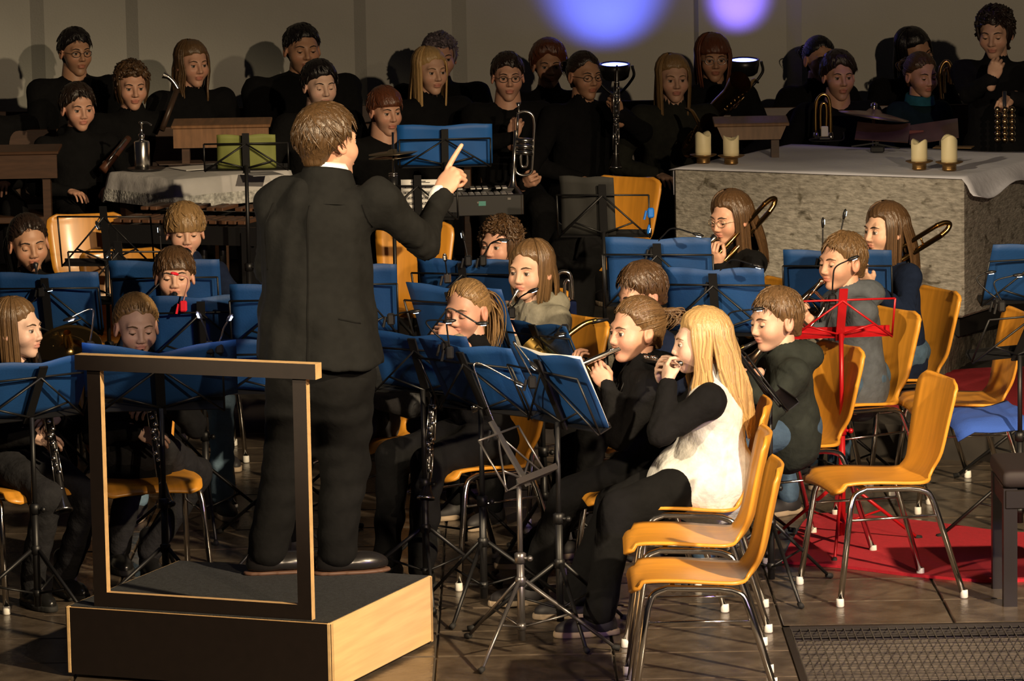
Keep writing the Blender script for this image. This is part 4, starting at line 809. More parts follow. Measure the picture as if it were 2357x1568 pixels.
def person(key, label, px, py, ztop=None, Y=None, hh=.222, fyaw=180, fpitch=5, froll=0, byaw=None, kind='child', tone='fair', eyes='open', hair=('short', 'brown', {}), top=None, topn='sweater', legs=None, sit=True, floor=0., hood=False,
           hands=None, shoes='sneaker', detail=1., glasses=None, lean=.03, sleeves=None, feet=None, chairlabel=None, sw=None, tw=1., shirt=None, hem=None, collar=True, pelvis=None, knee=0., gaze=0., wide=1., pcol=None, neckl=None, extra=(), fold=1., hsc=1., cyaw=None):
    neckl = neckl if neckl is not None else (.025 if kind == 'child' else .032)
    rng = np.random.default_rng(abs(hash(key)) % 1000 if False else sum(map(ord, key))); byaw = fyaw if byaw is None else byaw
    T = G(px, py, ztop) if Y is None else P(px, py, Y); k = hh/.228; adult = kind != 'child'
    HM = yawm(fyaw)@ry(froll)@rx(-fpitch); HC = T-np.array([0, 0, hh*.5+.014]); BF = yawm(byaw); fw_, rt_ = BF[:, 1], BF[:, 0]
    up = np.array([0, 0, 1.])
    neck_top = HC+HM@np.array([0, -.02, -.06])*k; N = HC-up*(hh*.5+neckl)-fw_*.025; sw = sw or (.185 if adult else .148)*(1.04 if kind == 'man' else 1)
    pz = floor+(.535 if sit else (.50*(T[2]-floor)))
    if pelvis is None: PV_ = np.array([N[0]-fw_[0]*(lean if not sit else lean+.01), N[1]-fw_[1]*(lean if not sit else lean+.01), pz])
    else: PV_ = np.asarray(pelvis, float)
    root = thing('person', label, 'person', (PV_[0], PV_[1], floor), None)
    tu = nrm(N-PV_); SHC = N-tu*.035
    SH = {s: SHC+rt_*sw*(1 if s == 'R' else -1)-tu*.02 for s in 'RL'}; ua, fa = ((.275, .25) if adult else (.215, .20))
    hands = hands or {}; J = {}; HPOS = {}
    for s in 'RL':
        sg = 1 if s == 'R' else -1
        if s in hands: tgt, hd, hn, pose = hands[s][:4]; tgt = np.asarray(tgt, float); hd = nrm(hd); pole = hands[s][4] if len(hands[s]) > 4 else (rt_*sg*.7-up)
        else: tgt = PV_+fw_*.24+rt_*sg*.09+up*(.085 if sit else .0); hd = nrm(fw_*.9-rt_*sg*.3-up*.1); hn = up; pose = 'relaxed'; pole = rt_*sg*.8-up*.6-fw_*.3
        hs = (.95 if adult else .82)*hsc; wr = tgt-hd*.055*hs; el, wr = ik(SH[s], wr, ua, fa, pole); J[s] = (SH[s], el, wr); M = frame(hd, hn); HPOS[s] = (M, wr, pose, hs)
    hipw = .085 if adult else .068; LG = {}
    for s in 'RL':
        sg = 1 if s == 'R' else -1; hip = PV_+rt_*sg*hipw
        if sit:
            tl = .42 if adult else .355; kn = hip+fw_*(tl-.02)+rt_*sg*(.05+knee); kn[2] = floor+(.50 if adult else .475); ft = kn+fw_*.04; ft[2] = floor+.085
            if feet and s in feet: ft = np.asarray(feet[s], float)+[0, 0, .085]; kn, ft = ik(hip, ft, tl, tl*1.02, fw_*.6+up)
        else:
            ft = np.array([*(hip+fw_*.02)[:2], floor+.085])
            if feet and s in feet: ft = np.asarray(feet[s], float)+[0, 0, .085]
            l = np.linalg.norm(hip-ft)*.505; kn, ft = ik(hip, ft, l, l, fw_)
        LG[s] = (hip, kn, ft)
    # ---- skin body: torso and limbs, neck, head, hands in one mesh
    H = HEADS[kind]; b = MB(); A_ = .7 if adult else .58
    def fb(p):
        d = cone(p, PV_, N-tu*.10, .085*A_/.7, .090*A_/.7)
        for s in 'RL':
            for i in (0, 1): d = smin(d, cone(p, J[s][i], J[s][i+1], .034*A_/.7, .026*A_/.7), .03); d = smin(d, cone(p, LG[s][i], LG[s][i+1], (.062, .046)[i]*A_/.7, (.046, .034)[i]*A_/.7), .03)
        return smin(d, cone(p, SH['R'], SH['L'], .04*A_/.7, .04*A_/.7), .04)
    pts = np.array([PV_, N]+[q for s in 'RL' for q in J[s]+LG[s]]); V, F = surfnet(fb, pts.min(0)-.12, pts.max(0)+.12, .028); b.put(V, F, 0)
    nr = (.052 if kind == 'woman' else .060 if kind == 'man' else .046); b.tube(bez([N-tu*.10, N-tu*.02, (N+neck_top)/2, neck_top], 4), np.linspace(nr*1.35, nr, 13)*np.array([1.1, 1.1, 1.05, 1.02]+[1]*9), 16, 0)
    b.T = (HM*k*np.array([wide, 1, 1]), HC); b.put(H['V'], H['F'], 0, H['C']); face(b, H, eyes, gaze); b.T = None
    for s in 'RL':
        M, wr, pose, hs = HPOS[s]; V, F = HANDS[pose]; V = V.copy()
        if s == 'L': V[:, 0] *= -1; F = F[:, ::-1]
        b.put(V*hs@M.T+wr, F, 0)
    hm = HR[hair[1]]; b.build('body', [SK[tone], EYEW, IRIS, mat('brow_'+hair[1], tuple(c*.7 for c in hm.node_tree.nodes['Principled BSDF'].inputs[0].default_value[:3]) if False else {'blond': (.16, .09, .04), 'dblond': (.12, .07, .03), 'lbrown': (.07, .04, .02)}.get(hair[1], (.025, .015, .010)), .8), LIPSHADE], root)
    b = MB(); b.T = (HM*k*np.array([wide, 1, 1]), HC); hair_mesh(b, hair[0], rng, detail, **hair[2]); b.build('hair', hm, root)
    # ---- clothes
    h = (.0125 if detail >= .8 else .019); sd = sum(map(ord, key)); SR = 1.0 if adult else .84
    hz = hem
    def ftorso(p):
        q = [p[i]-PV_[i] for i in range(3)]; fx = q[0]*rt_[0]+q[1]*rt_[1]+0*q[2]; fy = q[0]*fw_[0]+q[1]*fw_[1]; l = [fx, fy*1.26, q[2]]
        nl = BF.T@(N-PV_); c_top = (0, (nl[1])*1.26-.02, nl[2]-.17*SR); d = cone(l, (0, -.01, -.035 if sit else -.06), c_top, (.166 if sit else .155)*SR*tw, (.152 if kind != 'man' else .165)*SR*tw)*.85
        d = smin(d, cone(p, SH['R']-rt_*.03, SH['L']+rt_*.03, .060*SR, .060*SR), .07)
        if collar: d = smin(d, cone(p, N-tu*.03, N+tu*.028-fw_*.004, .066*SR+.006, .058*SR+.004), .03)
        if hood: d = smin(d, ell(p, N-fw_*.075+up*.0, (.095*SR+.01, .075*SR+.01, .06)), .025); d = smin(d, cone(p, N+rt_*.06+fw_*.03-up*.03, N-rt_*.06+fw_*.03-up*.03, .032, .032), .03)
        for (ox, oy, oz), er in extra: d = smin(d, ell(p, PV_+rt_*ox+fw_*oy+up*oz, er), .05)
        if hem is not None: d = smin(d, cone(l, (0, -.01, .34), (0, -.02, hem-PV_[2]-.06), .150*tw, .212*tw)*.85, .06); d = smax(d, hem-p[2]+.012*np.sin(p[0]*14), .012)
        return d
    def farms(p):
        d = np.float32(9)
        for s in 'RL':
            S_, E_, W_ = J[s]; e = smin(cone(p, S_, E_, .060*SR*tw, .050*SR*tw), cone(p, E_, W_-nrm(W_-E_)*.005, .050*SR*tw, .040*SR), .02); d = np.minimum(d, e)
        return d
    pts = np.array([PV_, N]+[q for s in 'RL' for q in J[s]]); lo, hi = pts.min(0)-.24, pts.max(0)+.20; lo[2] = min(lo[2], (hem or 9)-.05)+(.0 if hem is not None else 0)
    top = top or BK
    def sleeve_folds(p):
        d = 0
        for s in 'RL':
            E_ = J[s][1]; r2 = (p[0]-E_[0])**2+(p[1]-E_[1])**2+(p[2]-E_[2])**2; ax = nrm(J[s][2]-J[s][0]); d = d+.005*np.exp(-r2/.012)*np.sin((p[0]*ax[0]+p[1]*ax[1]+p[2]*ax[2])*190)
        return d
    fa_ = .0055 if detail >= .8 else .004
    if sleeves is None: fn = lambda p: smin(ftorso(p), farms(p), .045)+folds(p, fa_*fold, sd, (24, 60))+sleeve_folds(p)
    else: fn = lambda p: ftorso(p)+folds(p, fa_, sd)
    V, F = surfnet(fn, lo, hi, h); b = MB(); b.put(V, F); tp = b.build(topn, top, root)
    if sleeves is not None:
        pa = np.array([q for s in 'RL' for q in J[s]]); V, F = surfnet(lambda p: smin(farms(p), cone(p, SH['R'], SH['L'], .066*SR, .066*SR), .05)+folds(p, .004, sd+1)+sleeve_folds(p), pa.min(0)-.12, pa.max(0)+.12, h); b = MB(); b.put(V, F); b.build('sleeves', sleeves, root)
    if hood and detail >= .8:
        b = MB()
        for s in (-1, 1): b.tube(bez([N+fw_*.075+rt_*s*.03-up*.04, N+fw_*.10+rt_*s*.032-up*.10, N+fw_*.115+rt_*s*.03-up*.17]), .003, 5)
        b.build('drawstring', clothm('cord', (.05, .05, .05)), tp)
    lw = 1.0 if pcol is None else pcol
    def fl(p):
        d = ell(p, PV_-up*.0, (.165*SR, .135*SR, .125*SR)) if sit else cone(p, PV_+rt_*.05, PV_-rt_*.05, .125*SR, .125*SR)
        for s in 'RL':
            a, kn, ft = LG[s]; d = smin(d, smin(cone(p, a, kn, .095*SR*lw, .068*SR*lw), cone(p, kn, ft+up*.0, .068*SR*lw, .056*SR*lw), .03), .04)
        return d+folds(p, fa_*.9, sd+5)
    pts = np.array([PV_]+[q for s in 'RL' for q in LG[s]]); lo, hi = pts.min(0)-.2, pts.max(0)+.2; lo[2] = floor-.02
    V, F = surfnet(fl, lo, hi, h*1.15); b = MB(); b.put(V, F); b.build('trousers', legs or BK, root)
    (uv, uf), (sv, sf) = shoe_mesh(shoes); sm = SHOEM[shoes]
    for s in 'RL':
        a, kn, ft = LG[s]; M = frame(fw_*[1, 1, 0]+rt_*(.25 if s == 'R' else -.25)*(1, 1, 0), up) if not (feet and 'dir' in feet) else frame(feet['dir'], up); o = np.array([ft[0], ft[1], ft[2]-.085]); sc = 1.0 if adult else .86
        b = MB(); b.put(uv*sc@M.T+o, uf); sh = b.build('shoe', sm[0], root); b = MB(); b.put(sv*sc@M.T+o, sf); b.build('sole', sm[1], sh)
    if glasses:
        b = MB(); gm = glasses
        for s in (-1, 1):
            a = np.linspace(0, 2*np.pi, 18, endpoint=False); c = np.array([s*.032, .094, .001]); b.tube([HM@(np.array([c[0]+.0225*math.cos(t), c[1]-.004*math.cos(t)*s, c[2]+.0165*math.sin(t)])*k)+HC for t in a], .0016*k, 5, closed=True)
            b.tube([HM@(np.array(q)*k)+HC for q in ((s*.0545, .089, .004), (s*.074, .04, .004), (s*.079, -.005, .0))], .0013, 5)
        b.tube([HM@(np.array(q)*k)+HC for q in ((-.0095, .097, .003), (0, .1, .005), (.0095, .097, .003))], .0014, 5); b.build('glasses', gm, root)
    if chairlabel: chair(PV_[0]+fw_[0]*.05, PV_[1]+fw_[1]*.05, cyaw or byaw, chairlabel, floor)
    mouth = HC+HM@(np.array([0, .097, -.062*H['jl']])*k)
    d_ = dict(mouth=mouth, HM=HM, HC=HC, N=N, PV=PV_, fw=fw_, rt=rt_, J=J, HP=HPOS, root=root, k=k, SH=SH, tu=tu); PEOPLE[key] = d_; return d_
# ------------------------------------------------------------------ instruments
def inst(name, label, cat, org): return thing(name, label, cat, tuple(org))
def trumpet(mouth, d, label, up=(0, 0, 1), m=SILVER, L=.48, name='trumpet', full=True):
    t = inst(name, label, 'trumpet', mouth); R = frame(d, up); q = lambda x, y, z: mouth+R@np.array([x, y, z], float); RL = R@np.array([[1, 0, 0], [0, 0, 1], [0, -1, 0]]).T
    RL = np.column_stack([R[:, 0], -R[:, 2], R[:, 1]])
    b = MB(); b.lathe([(.0, .002), (.0135, 0), (.0145, .006), (.011, .014), (.006, .03), (.005, .07), (.0062, .085)], q(0, 0, 0), RL, n=14); b.build('mouthpiece', m, t)
    s = L/.48
    b = MB(); b.tube([q(0, .06, 0), q(0, .30*s, 0)], .0058, 8); b.tube(bez([q(0, .30*s, 0), q(0, .335*s, -.012), q(0, .34*s, -.05), q(0, .335*s, -.088), q(0, .30*s, -.10), q(0, .20*s, -.10)]), .0062, 8); b.build('leadpipe', m, t)
    b = MB(); b.tube(bez([q(.018, .20*s, -.10), q(.03, .10*s, -.10), q(.034, .055*s, -.085), q(.034, .05*s, -.05), q(.034, .055*s, -.015), q(.03, .10*s, 0), q(.026, .22*s, 0)]), .007, 8)
    b.lathe([(.007, .20*s), (.0085, .30*s), (.012, .37*s), (.019, .42*s), (.034, .455*s), (.050, .472*s), (.060, .48*s), (.0585, .481*s), (.045, .472*s), (.03, .455*s), (.01, .40*s), (0, .38*s)], q(.026, 0, 0), RL, n=24); b.build('bell', m, t)
    for k in range(3):
        y = (.185+.026*k)*s; b = MB(); b.tube([q(0, y, -.125), q(0, y, -.12), q(0, y, .028), q(0, y, .034)], [.009, .0115, .0115, .009], 10); b.tube([q(0, y, .034), q(0, y, .058)], .003, 6); b.tube([q(0, y, .057), q(0, y, .061)], .009, 10); b.build('valve', m, t)
    b = MB(); b.tube(bez([q(-.012, .26*s, -.03), q(-.014, .36*s, -.03), q(-.014, .37*s, -.045), q(-.014, .36*s, -.06), q(-.012, .26*s, -.06)]), .0055, 8); b.tube(bez([q(.01, .185*s, -.05), q(.055, .19*s, -.05), q(.06, .19*s, -.06), q(.055, .19*s, -.07), q(.01, .185*s, -.07)]), .0052, 8); b.build('tuning_slide', m, t)
    return t
def clarinet(a, c, label, keyside=(0, -1, 0)):
    a = np.asarray(a, float); c = np.asarray(c, float); L = np.linalg.norm(c-a); t = inst('clarinet', label, 'clarinet', a); R = frame(c-a, keyside); RL = np.column_stack([R[:, 0], -R[:, 2], R[:, 1]]); EB = mat('ebony', (.010, .009, .009), .25); q = lambda x, y, z: a+R@np.array([x, y, z], float)
    b = MB(); b.lathe([(0, 0), (.004, .0), (.008, .03), (.0115, .07), (.0115, .09)], a, RL, n=14); b.build('mouthpiece', EB, t)
    b = MB(); b.lathe([(.012, .085), (.0145, .095), (.0145, .15), (.013, .16), (.0135, L*.52), (.0145, L*.52), (.0145, L*.56), (.0135, L*.57), (.014, L*.84), (.016, L*.87), (.02, L*.92), (.031, L*.985), (.034, L), (.032, L), (.02, L*.95), (0, L*.9)], a, RL, n=16); b.build('body', EB, t)
    for y in (.09, .155, L*.52, L*.57, L*.86, L*.99): b = MB(); r = .0155 if y < L*.9 else .0345; b.lathe([(r-.002, y-.004), (r, y-.004), (r, y+.004), (r-.002, y+.004)], a, RL, n=16); b.build('ring', SILVER, t)
    for k in range(13):
        y = L*(.22+.045*k); b = MB(); an = (-.5, .35, .0)[k % 3]; d_ = np.array([math.sin(an), 0, math.cos(an)])*.0165; b.lathe([(0, .004), (.0085, .003), (.009, 0), (.006, -.003)], q(d_[0], y, d_[2]), np.column_stack([R[:, 0], R[:, 1], R[:, 2]]), n=10); b.build('key', SILVER, t)
    b = MB()
    for s in (-1, 1): b.tube([q(s*.014, L*.20, .010), q(s*.016, L*.5, .010)], .0026, 5); b.tube([q(s*.014, L*.58, .010), q(s*.016, L*.82, .010)], .0026, 5)
    b.build('key_rods', SILVER, t); return t
def flute(mouth, d, label, back=.10, L=.67):
    d = nrm(d); a = mouth-d*back; t = inst('flute', label, 'flute', a); R = frame(d); q = lambda x, y, z: a+R@np.array([x, y, z], float)
    b = MB(); b.tube([q(0, 0, 0), q(0, .01, 0), q(0, .20, 0), q(0, .205, 0), q(0, L, 0)], [.008, .0105, .0105, .0095, .0095], 12); b.build('tube', SILVER, t)
    b = MB(); b.ball(q(0, back, .008), (.012, .017, .006), 8, R=R); b.build('lip_plate', SILVER, t)
    for k in range(14): b = MB(); b.lathe([(0, .007), (.0085, .006), (.009, 0), (.007, -.004)], q(.002 if k % 3 else -.008, .26+k*.027, .012), R, n=10); b.build('key', SILVER, t)
    b = MB(); b.tube([q(.012, .24, .006), q(.012, .62, .006)], .0028, 5); b.build('key_rod', SILVER, t); return t
def sax(mouth, hips, label, fw, m=GOLD, s=1.):
    """mouthpiece at mouth, body down to hips, bell opening towards fw"""
    fw = nrm(fw); t = inst('saxophone', label, 'saxophone', mouth); up = np.array([0, 0, 1.]); n0 = mouth+fw*.11*s-up*.015; n1 = mouth+fw*.19*s-up*.07*s; bot = np.asarray(hips, float); ax = nrm(bot-n1)
    b = MB(); b.tube([mouth, mouth+fw*.07*s-up*.005], [.006, .011], 8); b.build('mouthpiece', PLASTIC, t)
    b = MB(); b.tube(bez([mouth+fw*.05*s, n0, n1-ax*.0+fw*.004, n1+ax*.03]), np.linspace(.009, .013, 37), 10); b.build('neck', m, t)
    b = MB(); c = bez([bot-ax*.02, bot+ax*.05+fw*.02, bot+ax*.07+fw*.06, bot+ax*.03+fw*.105, bot-ax*.10+fw*.13, bot-ax*.20+fw*.16]); r = np.linspace(.030, .040, len(c)); r[-14:] = np.linspace(r[-14], .064, 14); b.tube(np.vstack([n1+ax*.03, n1+ax*.2, c]), np.concatenate([[.0135, .02], r]), 14, cap=False); b.build('body_and_bell', m, t)
    L = np.linalg.norm(bot-n1); R = frame(ax, fw)
    for k in range(11): b = MB(); y = L*(.14+.075*k); o = n1+ax*y+fw*(.02+.014*y/L)+R[:, 0]*(.012 if k % 2 else -.01); b.lathe([(0, .008), (.012, .007), (.013, 0), (.010, -.005)], o, R, n=10); b.build('key', m, t)
    b = MB()
    for s_ in (-1, 1): b.tube([n1+ax*.06+R[:, 0]*.022*s_, n1+ax*L*.9+R[:, 0]*.036*s_], .003, 5)
    b.build('key_rods', m, t); return t
def trombone(mouth, fwd, back_end, label, m=None):
    m = m or mat('trombone_brass', (.42, .25, .09), .22, 1.)
    fwd = nrm(fwd); t = inst('trombone', label, 'trombone', mouth); be = np.asarray(back_end, float)
    RL = frame(np.cross(fwd, (0, 0, 1)), fwd)
    b = MB(); b.lathe([(0, .004), (.018, 0), (.02, .006), (.014, .022), (.007, .04), (.006, .08)], mouth, RL, n=14); b.build('mouthpiece', SILVER, t)
    dn = np.array([0, 0, -1.]); sd = nrm(np.cross(fwd, (0, 0, 1)))
    for k in (0, 1): b = MB(); b.tube([mouth+fwd*.06+dn*.08*k, mouth+fwd*.62+dn*.08*k], .0072, 8); b.build('slide_tube', m, t)
    b = MB(); b.tube(bez([mouth+fwd*.62, mouth+fwd*.66+dn*.015, mouth+fwd*.675+dn*.04, mouth+fwd*.66+dn*.065, mouth+fwd*.62+dn*.08]), .008, 8); b.build('slide_bow', m, t)
    # bell section: runs back over the shoulder, turns, comes forward as the bell
    a0 = mouth+fwd*.10+dn*.08-sd*.03; SPC = .05; ax = nrm(be-a0); w = nrm(np.cross(ax, sd)); w = w if w[2] > 0 else -w
    for o_, r1 in ((0, .0105), (SPC, .012)): b = MB(); b.tube([a0-w*o_, be-w*o_-ax*.03], r1, 10); b.build('bell_tube', m, t)
    b = MB(); b.tube(bez([be-ax*.03, be+ax*.01-w*.008, be+ax*.03-w*SPC*.5, be+ax*.01-w*(SPC-.008), be-ax*.03-w*SPC]), .0115, 10); b.build('tuning_bow', m, t)
    b = MB(); b.tube([be-ax*.12, be-ax*.12-w*SPC], .005, 6); b.tube([be-ax*.34, be-ax*.34-w*SPC], .005, 6); b.build('brace', m, t)
    bs = a0-w*SPC; dd = -ax; RB = frame(np.cross(dd, (0, 1, 0)), dd); b = MB(); b.lathe([(.0095, -.02), (.012, .05), (.018, .12), (.03, .17), (.055, .21), (.085, .232), (.100, .238), (.098, .240), (.08, .232), (.04, .19), (0, .14)], bs, RB, n=26); b.build('bell', m, t); return t
# ------------------------------------------------------------------ the conductor
C3 = np.array
SUITB = clothm('suit_trousers', (.0065, .0065, .0065), .12)
feetc = dict(R=G(775, 1318, .252), L=G(615, 1318, .252), dir=(.93, .25, 0)); feetc['R'][2] = feetc['L'][2] = .247
cd = person('conductor', 'conductor in black suit on the podium, back turned, pointing with raised arm', 755, 243, Y=14.42, hh=.24, fyaw=40, fpitch=2, froll=-4, byaw=68, kind='man', tone='rosy', hair=('short', 'cond', dict(thick=.020, volume=1.02)), top=SUIT, topn='suit_jacket', legs=SUITB, sit=False, floor=.247, sw=.205, tw=1.17, hem=P(745, 832, 14.4)[2], pelvis=P(738, 868, 14.40), shoes='dress', feet=feetc, collar=False, neckl=.02, fold=1.9, hsc=1.22, pcol=1.25,
     hands=dict(R=(P(1034, 418, 14.68), (.52, .10, .84), (-.55, -.75, .35), 'point', (.35, .1, -1)), L=(P(715, 610, 14.85), (.4, .8, .2), (-.8, 0, .3), 'relaxed', (-.45, -.45, -1))))
root = cd['root']; a = np.linspace(0, 2*np.pi, 20, endpoint=False); N = cd['N']; tu = cd['tu']
b = MB(); A = np.array([[N+cd['rt']*r*math.cos(t)+cd['fw']*(r*math.sin(t)+.012)+C3([0, 0, z+.012*math.sin(t)*-1]) for r, z in ((.075, .0), (.072, .055), (.068, .072), (.064, .05))] for t in a]); b.grid(A, closed_u=True); b.build('shirt_collar', mat('shirt_white', (.8, .8, .8), .8), root)
b = MB(); A = np.array([[N+cd['rt']*r*math.cos(t)*1.08+cd['fw']*(r*math.sin(t)+.005)+C3([0, 0, z+.020*math.sin(t)*-1]) for r, z in ((.14, -.075), (.098, -.015), (.084, .040), (.080, .050), (.078, .02))] for t in a]); b.grid(A, closed_u=True); b.build('jacket_collar', SUIT, root)
S_, E_, W_ = cd['J']['R']; ax = nrm(W_-E_); R = frame(np.cross(ax, (0, 1, 0)), ax); b = MB(); b.lathe([(.036, -.03), (.040, .0), (.042, .022), (.039, .024), (.034, .01)], W_-ax*.005, R, n=18); b.build('shirt_cuff', MATS['shirt_white'], root)
from mathutils.bvhtree import BVHTree
_j = [c for c in root.children if c.name.startswith('suit_jacket')][0]; _bv = BVHTree.FromPolygons([tuple(v.co) for v in _j.data.vertices], [tuple(f.vertices) for f in _j.data.polygons]); _o = np.array(root.location)
def onback(x, z):
    s0 = N*[1, 1, 0]+cd['rt']*x-cd['fw']*.8+C3([0, 0, z]); h_ = _bv.ray_cast(Vector(s0-_o), Vector(cd['fw'])); return None if h_[0] is None else np.array(h_[0])+_o-cd['fw']*.001
for nm, ln in (('back_seam', [(0, z) for z in np.linspace(N[2]-.06, P(745, 836, 14.4)[2], 26)]), ('armhole_seam', [(.165+.02*math.sin(k*.25), N[2]-.06-.021*k) for k in range(12)]), ('armhole_seam', [(-.165-.02*math.sin(k*.25), N[2]-.06-.021*k) for k in range(12)]), ('pocket_flap', [(.10+.012*k, P(745, 720, 14.4)[2]-.004*k) for k in range(9)])):
    q_ = [onback(*l_) for l_ in ln]; q_ = [v for v in q_ if v is not None]
    if len(q_) > 4: b = MB(); b.tube(q_, .0028, 5); b.build(nm, SUITB, root)
b = MB()
for k in range(3): b.ball(cd['J']['L'][1]*(.35-.1*k)+cd['J']['L'][2]*(.65+.1*k)+C3([-.035, -.03, 0]), .007, 8)
b.build('sleeve_button', PLASTIC, root)
# ------------------------------------------------------------------ children, front to back
WHT = clothm('white', (.62, .62, .60), .3); DGRN = clothm('dark_green', (.022, .026, .022), .3); GRY = clothm('grey_blue', (.075, .085, .10), .3); OLV = clothm('olive_grey', (.20, .19, .15), .3); NAVY = clothm('navy', (.008, .014, .035)); JEAN = clothm('jeans', (.055, .095, .15), .3); LJEAN = clothm('light_jeans', (.14, .22, .30), .3); BEI = clothm('beige', (.33, .28, .19), .35); MGR = clothm('mid_grey', (.07, .07, .072), .3); TEAL = clothm('teal', (.02, .11, .13), .3); DGR = clothm('charcoal', (.018, .018, .020), .35)
def hp(px, py, Y): return P(px, py, Y)
p = person('blonde', 'long-haired blonde girl in white shirt with black sleeves playing flute', 1612, 708, ztop=1.145, fyaw=187, fpitch=4, byaw=178, tone='pale', hair=('long', 'blond', dict(length=.37, wave=.010, thick=.012)), hh=.225, top=WHT, topn='white_shirt', sleeves=clothm('black_sleeve', (.006, .006, .0065), .3), tw=1.1, pcol=1.2, extra=(((0, .06, -.01), (.15, .17, .13)), ((0, .10, -.06), (.14, .13, .07)), ((0, -.03, -.02), (.185, .165, .14))), pelvis=(*(G(1612, 708, 1.145)[:2]+[.02, 0]), .535), chairlabel='orange shell chair on which the long-haired blonde girl sits',
     hands=dict(L=(hp(1534, 862, 14.62), (-.1, .65, .55), (-.9, -.4, .1), 'keys', (.1, -.7, -1)), R=(hp(1518, 858, 14.82), (-.2, -.5, .7), (-.85, .3, .2), 'keys', (-.3, .6, -1))), feet=dict(R=G(1330, 1420), L=G(1380, 1462), dir=(-.95, -.2, 0)))
flute(p['mouth']+C3([-.012, 0, -.008]), (-.30, .95, -.10), 'silver flute held end-on at the blonde girl\'s lips')
p = person('flute', 'dark-haired smiling girl in black padded jacket playing flute', 1462, 682, ztop=1.15, fyaw=209, fpitch=3, byaw=190, hh=.23, tone='rosy', hair=('pony', 'lbrown', dict(length=.03, thick=.010)), top=clothm('puffer', (.009, .009, .010), .4), topn='padded_jacket', hood=True, tw=1.12, pcol=1.12, chairlabel='orange shell chair under the dark-haired flute girl',
     hands=dict(L=(hp(1383, 868, 14.95), (-.55, .2, .75), (-.3, -.9, .1), 'grip', (.2, -.6, -1)), R=(hp(1330, 845, 15.15), (-.2, .3, .9), (-.8, -.5, .1), 'keys', (-.3, .5, -1))), gaze=-.3, feet=dict(R=G(1200, 1330), L=G(1225, 1390), dir=(-.95, -.25, 0)), shoes='sneaker')
flute(p['mouth']+C3([-.006, -.006, -.006]), (-.86, .05, -.36), 'silver flute played by the dark-haired girl in the padded jacket', L=.62, back=.06)
p = person('hoodieboy', 'short-haired boy in dark green hoodie and jeans playing saxophone', 1785, 660, ztop=1.085, hh=.234, fyaw=209, fpitch=8, byaw=192, tone='fair', eyes='down', hair=('short', 'lbrown', dict(thick=.010)), top=DGRN, topn='hoodie', hood=True, legs=JEAN, tw=1.1, pelvis=(*(G(1800, 660, 1.085)[:2]+[.02, .03]), .535),
     hands=dict(R=(hp(1722, 930, 15.8), (-.6, 0, -.5), (-.3, -.9, .2), 'grip'), L=(hp(1700, 870, 15.65), (-.7, .2, -.2), (-.4, -.9, .3), 'grip')))
sax(p['mouth']+C3([0, 0, -.004]), P(1690, 1010, 15.75), 'gold saxophone of the boy in dark green hoodie', nrm((-.93, -.1, -.37)))
p = person('closed', 'girl with closed eyes and tied-back blond hair in beige sweater and black vest', 1072, 642, ztop=1.15, fyaw=238, fpitch=8, byaw=215, tone='rosy', eyes='closed', hair=('pony', 'dblond', dict(length=.22, thick=.008, hl=-.008)), top=BK, topn='vest', sleeves=BEI, chairlabel='orange shell chair beneath the girl with closed eyes', pcol=1.1,
     hands=dict(R=(hp(995, 778, 15.6), (.2, -.6, .7), (-.7, .1, .5), 'grip', (-.8, .3, -.6)), L=(hp(1030, 770, 15.45), (-.75, .1, .5), (.1, -.8, .5), 'grip', (.6, -.4, -.8))), shoes='boot')
clarinet(P(1000, 880, 15.35), P(980, 1150, 15.2), 'black clarinet with silver keys resting on the closed-eyes girl\'s lap')
p = person('boyb', 'brown-haired boy looking down behind the dark-haired flute girl', 1476, 605, ztop=1.13, fyaw=208, fpitch=20, byaw=200, tone='rosy', eyes='down', hair=('short', 'brown', dict(thick=.016)), top=NAVY, topn='jacket', chairlabel='orange shell chair under the brown-haired boy looking down', tw=1.1)
sax(P(1400, 735, 16.05), P(1362, 880, 15.85), 'gold saxophone left of the dark-haired flute girl', nrm((-.75, -.3, .0)))
p = person('trump', 'freckled girl with straight hair and grey-green jacket playing trumpet', 1220, 550, ztop=1.15, hh=.236, fyaw=238, fpitch=4, byaw=218, tone='fair', hair=('long', 'lbrown', dict(length=.14, thick=.009, part=-.01)), top=OLV, topn='jacket', hood=True, tw=1.08, chairlabel='orange shell chair of the trumpet girl in grey-green jacket',
     hands=dict(R=(hp(1150, 748, 16.75), (.3, -.2, .6), (-.9, -.3, .1), 'grip', (-.8, .2, -.8)), L=(hp(1170, 765, 16.65), (-.5, -.1, .7), (.2, -.9, .2), 'grip', (.5, -.5, -.8))))
trumpet(p['mouth']+C3([-.004, -.008, -.004]), nrm((-.42, -.50, -.62)), 'silver trumpet played by the girl in grey-green jacket')
p = person('grey', 'fair short-haired boy in blue-grey hoodie playing trumpet', 1938, 532, ztop=1.15, hh=.232, fyaw=214, fpitch=4, byaw=200, tone='rosy', eyes='down', hair=('short', 'lbrown', dict(thick=.009)), top=GRY, topn='hoodie', hood=True, tw=1.1, cyaw=212, chairlabel='orange shell chair under the boy in blue-grey hoodie', legs=JEAN,
     hands=dict(R=(hp(1858, 738, 17.05), (-.5, .2, .6), (-.2, -.9, .2), 'grip', (.2, -.4, -1)), L=(hp(1846, 722, 17.15), (-.4, -.2, .7), (-.7, .5, .2), 'grip', (-.3, .5, -1))))
trumpet(p['mouth']+C3([-.008, -.004, -.004]), nrm((-.66, -.2, -.72)), 'silver trumpet of the boy in blue-grey hoodie', m=mat('rose_brass', (.72, .5, .34), .2, 1.))
